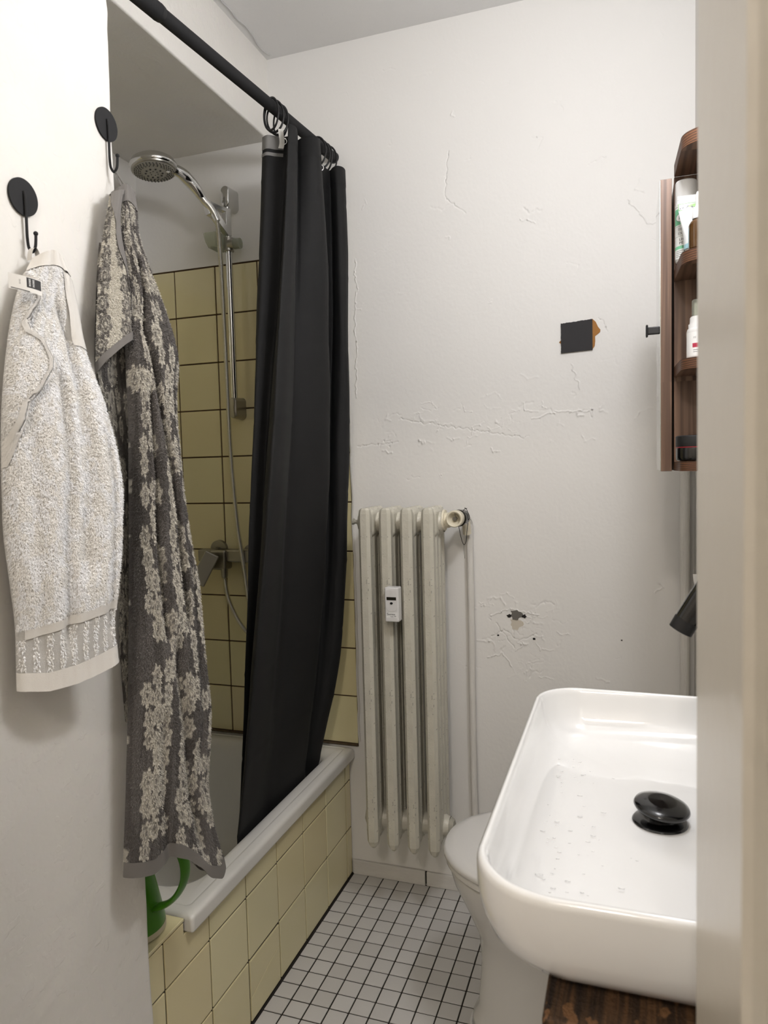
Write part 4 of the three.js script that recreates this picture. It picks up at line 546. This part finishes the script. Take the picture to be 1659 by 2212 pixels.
// toiletries
const labelTex = (w, h, draw) => { const c = document.createElement('canvas'); c.width = w; c.height = h; const x = c.getContext('2d'); draw(x, w, h); const t = new THREE.CanvasTexture(c); t.colorSpace = THREE.SRGBColorSpace; return t; };
{
  const b = thing('peeling_bottle', 'tall white and green peeling bottle on the upper side shelf', 'bottle', [1.3495, 1.6305, 0.647]);
  const t = labelTex(1024, 1024, (x, w, h) => { x.fillStyle = '#dcdcd8'; x.fillRect(0, 0, w, h); x.fillStyle = '#6fb68c'; x.fillRect(0, 90, w, 300); x.fillStyle = '#333'; x.fillRect(0, 50, w, 8); for (const ox of [0, 512]) { x.fillStyle = '#f4f4f2'; x.strokeStyle = '#2d4a3a'; x.lineWidth = 8; x.beginPath(); x.ellipse(ox + 256, 250, 200, 100, -0.04, 0, 6.3); x.fill(); x.stroke(); x.fillStyle = '#222'; x.font = '110px sans-serif'; x.fillText('Balea', ox + 110, 288); x.fillStyle = '#444'; x.font = '72px sans-serif'; x.fillText('BEAUTY', ox + 100, 500); x.fillText('EXPERT', ox + 100, 580); x.font = 'bold 62px sans-serif'; x.fillText('LIQUID', ox + 120, 690); x.fillText('PEELING', ox + 120, 755); x.fillStyle = '#7cc49a'; x.fillRect(ox, 785, 512, 60); x.fillStyle = '#2d4a3a'; x.font = 'bold 44px sans-serif'; x.fillText('2% BHA', ox + 170, 830); x.fillStyle = '#555'; for (let i = 0; i < 4; i++) x.fillRect(ox + 60, 875 + i * 34, 330 - i * 40, 9); } x.fillStyle = '#555'; x.fillRect(0, 415, w, 5); x.fillRect(0, 605, w, 5); });
  mesh('body', lathe([[0, 0], [0.0155, 0], [0.0175, 0.003], [0.0180, 0.02], [0.0180, 0.100], [0.0172, 0.103]], 40), M.white, b); const lab = new THREE.CylinderGeometry(0.01815, 0.01815, 0.094, 48, 1, true); lab.translate(0, 0.052, 0); const lm = mesh('label', lab, std(0xffffff, 0.35, { map: t }), b); lm.rotation.y = -1.50;
  mesh('cap', lathe([[0.0172, 0.102], [0.0176, 0.104], [0.0176, 0.137], [0.0165, 0.1395], [0, 0.140]], 40), M.white, b);
}
{
  const b = thing('cream_tube', 'white cream tube with crimped top leaning on the upper side shelf', 'tube', [1.3575, 1.631, 0.684]);
  const t = labelTex(512, 1024, (x, w, h) => { const g = '#d9e6e8'; x.fillStyle = '#dfe1e0'; x.fillRect(0, 0, w, h); x.strokeStyle = '#5a8f3d'; x.lineWidth = 14; x.strokeRect(150, 90, 230, 130); x.fillStyle = '#7db356'; x.beginPath(); x.ellipse(290, 145, 70, 38, -0.3, 0, 6.3); x.fill(); x.fillStyle = '#333'; x.font = 'italic bold 78px serif'; x.fillText('alv', 160, 195); x.strokeStyle = '#555'; x.lineWidth = 8; x.beginPath(); x.arc(330, 480, 60, 1.8, 4.4); x.stroke(); x.fillStyle = '#667'; x.font = '80px sans-serif'; x.fillText('S', 250, 660); x.fillStyle = '#9fc6cf'; x.fillRect(0, 930, w, 94); });
  const H = 0.098, g = grid(48, 24, (i, j) => { const t0 = j / 24, y = 0.012 + t0 * (H - 0.012); const k = smooth(0.02, H, y); const a = i / 48 * 6.2832 + Math.PI / 2; const rx = 0.014 + 0.0085 * k, rz = 0.014 * (1 - k) + 0.0012; return V(Math.cos(a) * rx, y, -Math.sin(a) * rz); }, true);
  const bd = mesh('body', g, std(0xffffff, 0.3, { map: t }), b); mesh('crimp', box(-0.0226, 0.0226, H - 0.001, H + 0.006, -0.0012, 0.0012, 0.0005), M.white, b); mesh('cap', cyl(V(0, 0, 0), V(0, 0.013, 0), 0.0125, 0.0128, 32), M.white, b); b.rotation.set(-0.03, 0.05, 0.02);
}
{
  const b = thing('dropper_bottle', 'small amber glass dropper bottle with white cap on the upper side shelf', 'bottle', [1.3640, 1.6305, 0.7235]);
  mesh('glass', lathe([[0, 0], [0.0155, 0], [0.0165, 0.003], [0.0165, 0.040], [0.014, 0.046], [0.0095, 0.049], [0.009, 0.055]], 36), phys(0x4a2f0c, 0.1, { clearcoat: 0.5 }), b);
  const t = labelTex(512, 256, (x, w, h) => { x.fillStyle = '#bcdde4'; x.fillRect(0, 0, w, h); x.fillStyle = '#4c6c78'; for (let i = 0; i < 5; i++) x.fillRect(30, 40 + i * 40, 200 - i * 20, 8); x.fillRect(300, 30, 14, 190); }); mesh('label', new THREE.CylinderGeometry(0.0167, 0.0167, 0.032, 36, 1, true, 2.4, 2.6).translate(0, 0.020, 0), std(0xffffff, 0.45, { map: t }), b);
  mesh('cap', lathe([[0.0108, 0.050], [0.0112, 0.052], [0.0105, 0.066], [0.0065, 0.068], [0.0062, 0.072]], 32), M.white, b); mesh('bulb', lathe([[0.0058, 0.070], [0.0058, 0.088], [0.004, 0.094], [0, 0.096]], 28), M.white, b);
}
{
  const b = thing('pump_bottle', 'white spray pump bottle with clear lid on the middle side shelf', 'bottle', [1.3665, 1.4555, 0.690]);
  mesh('body', lathe([[0, 0], [0.0185, 0], [0.0195, 0.003], [0.0195, 0.046], [0.018, 0.051]], 36), M.white, b); mesh('collar', lathe([[0.018, 0.051], [0.0165, 0.052], [0.0165, 0.059], [0.0145, 0.060], [0.0140, 0.070], [0.0125, 0.072]], 36), M.white, b); mesh('nozzle', lathe([[0.0085, 0.070], [0.0085, 0.092], [0.007, 0.095], [0, 0.096]], 28), M.white, b); mesh('clear_lid', lathe([[0.0112, 0.072], [0.0112, 0.098], [0.010, 0.1005], [0, 0.101]], 28), M.clear, b);
  const t = labelTex(512, 256, (x, w, h) => { x.fillStyle = '#efefed'; x.fillRect(0, 0, w, h); x.fillStyle = '#b8324c'; x.fillRect(120, 120, 260, 46); x.fillStyle = '#666'; x.font = '34px sans-serif'; x.fillText('ml', 130, 70); x.fillRect(130, 190, 160, 6); x.fillRect(130, 210, 120, 6); }); const lm = mesh('label', new THREE.CylinderGeometry(0.0197, 0.0197, 0.040, 40, 1, true, 0, 3.2).translate(0, 0.024, 0), std(0xffffff, 0.35, { map: t }), b); lm.rotation.y = -1.35;
  const a = thing('amber_bottle', 'dark amber bottle standing behind the white pump bottle', 'bottle', [1.3705, 1.4555, 0.640]); mesh('glass', lathe([[0, 0], [0.020, 0], [0.021, 0.003], [0.021, 0.045], [0.015, 0.055], [0.010, 0.058]], 36), phys(0x3a1d0a, 0.12, { clearcoat: 0.5 }), a); mesh('cap', cyl(V(0, 0.057, 0), V(0, 0.075, 0), 0.011), M.black, a);
  const j = thing('cream_jar', 'squat black cream jar with red line on the lowest side shelf', 'jar', [1.362, 1.2815, 0.668]); mesh('jar', lathe([[0, 0], [0.028, 0], [0.0305, 0.002], [0.0310, 0.006], [0.0310, 0.022], [0.0295, 0.0235]], 44), M.blackGloss, j); mesh('red_line', lathe([[0.0300, 0.0232], [0.0307, 0.0236], [0.0307, 0.0246], [0.0300, 0.025]], 44), std(0xa52a35, 0.4), j); mesh('lid', lathe([[0.030, 0.0248], [0.0312, 0.0255], [0.0312, 0.0425], [0.029, 0.0445], [0, 0.0450]], 44), M.black, j);
}
scene.traverse((o) => { if (o.isMesh) { o.castShadow = o.material.emissiveIntensity > 1 && o.material.emissive.getHex() ? false : true; o.receiveShadow = true; } });
renderer.render(scene, camera);
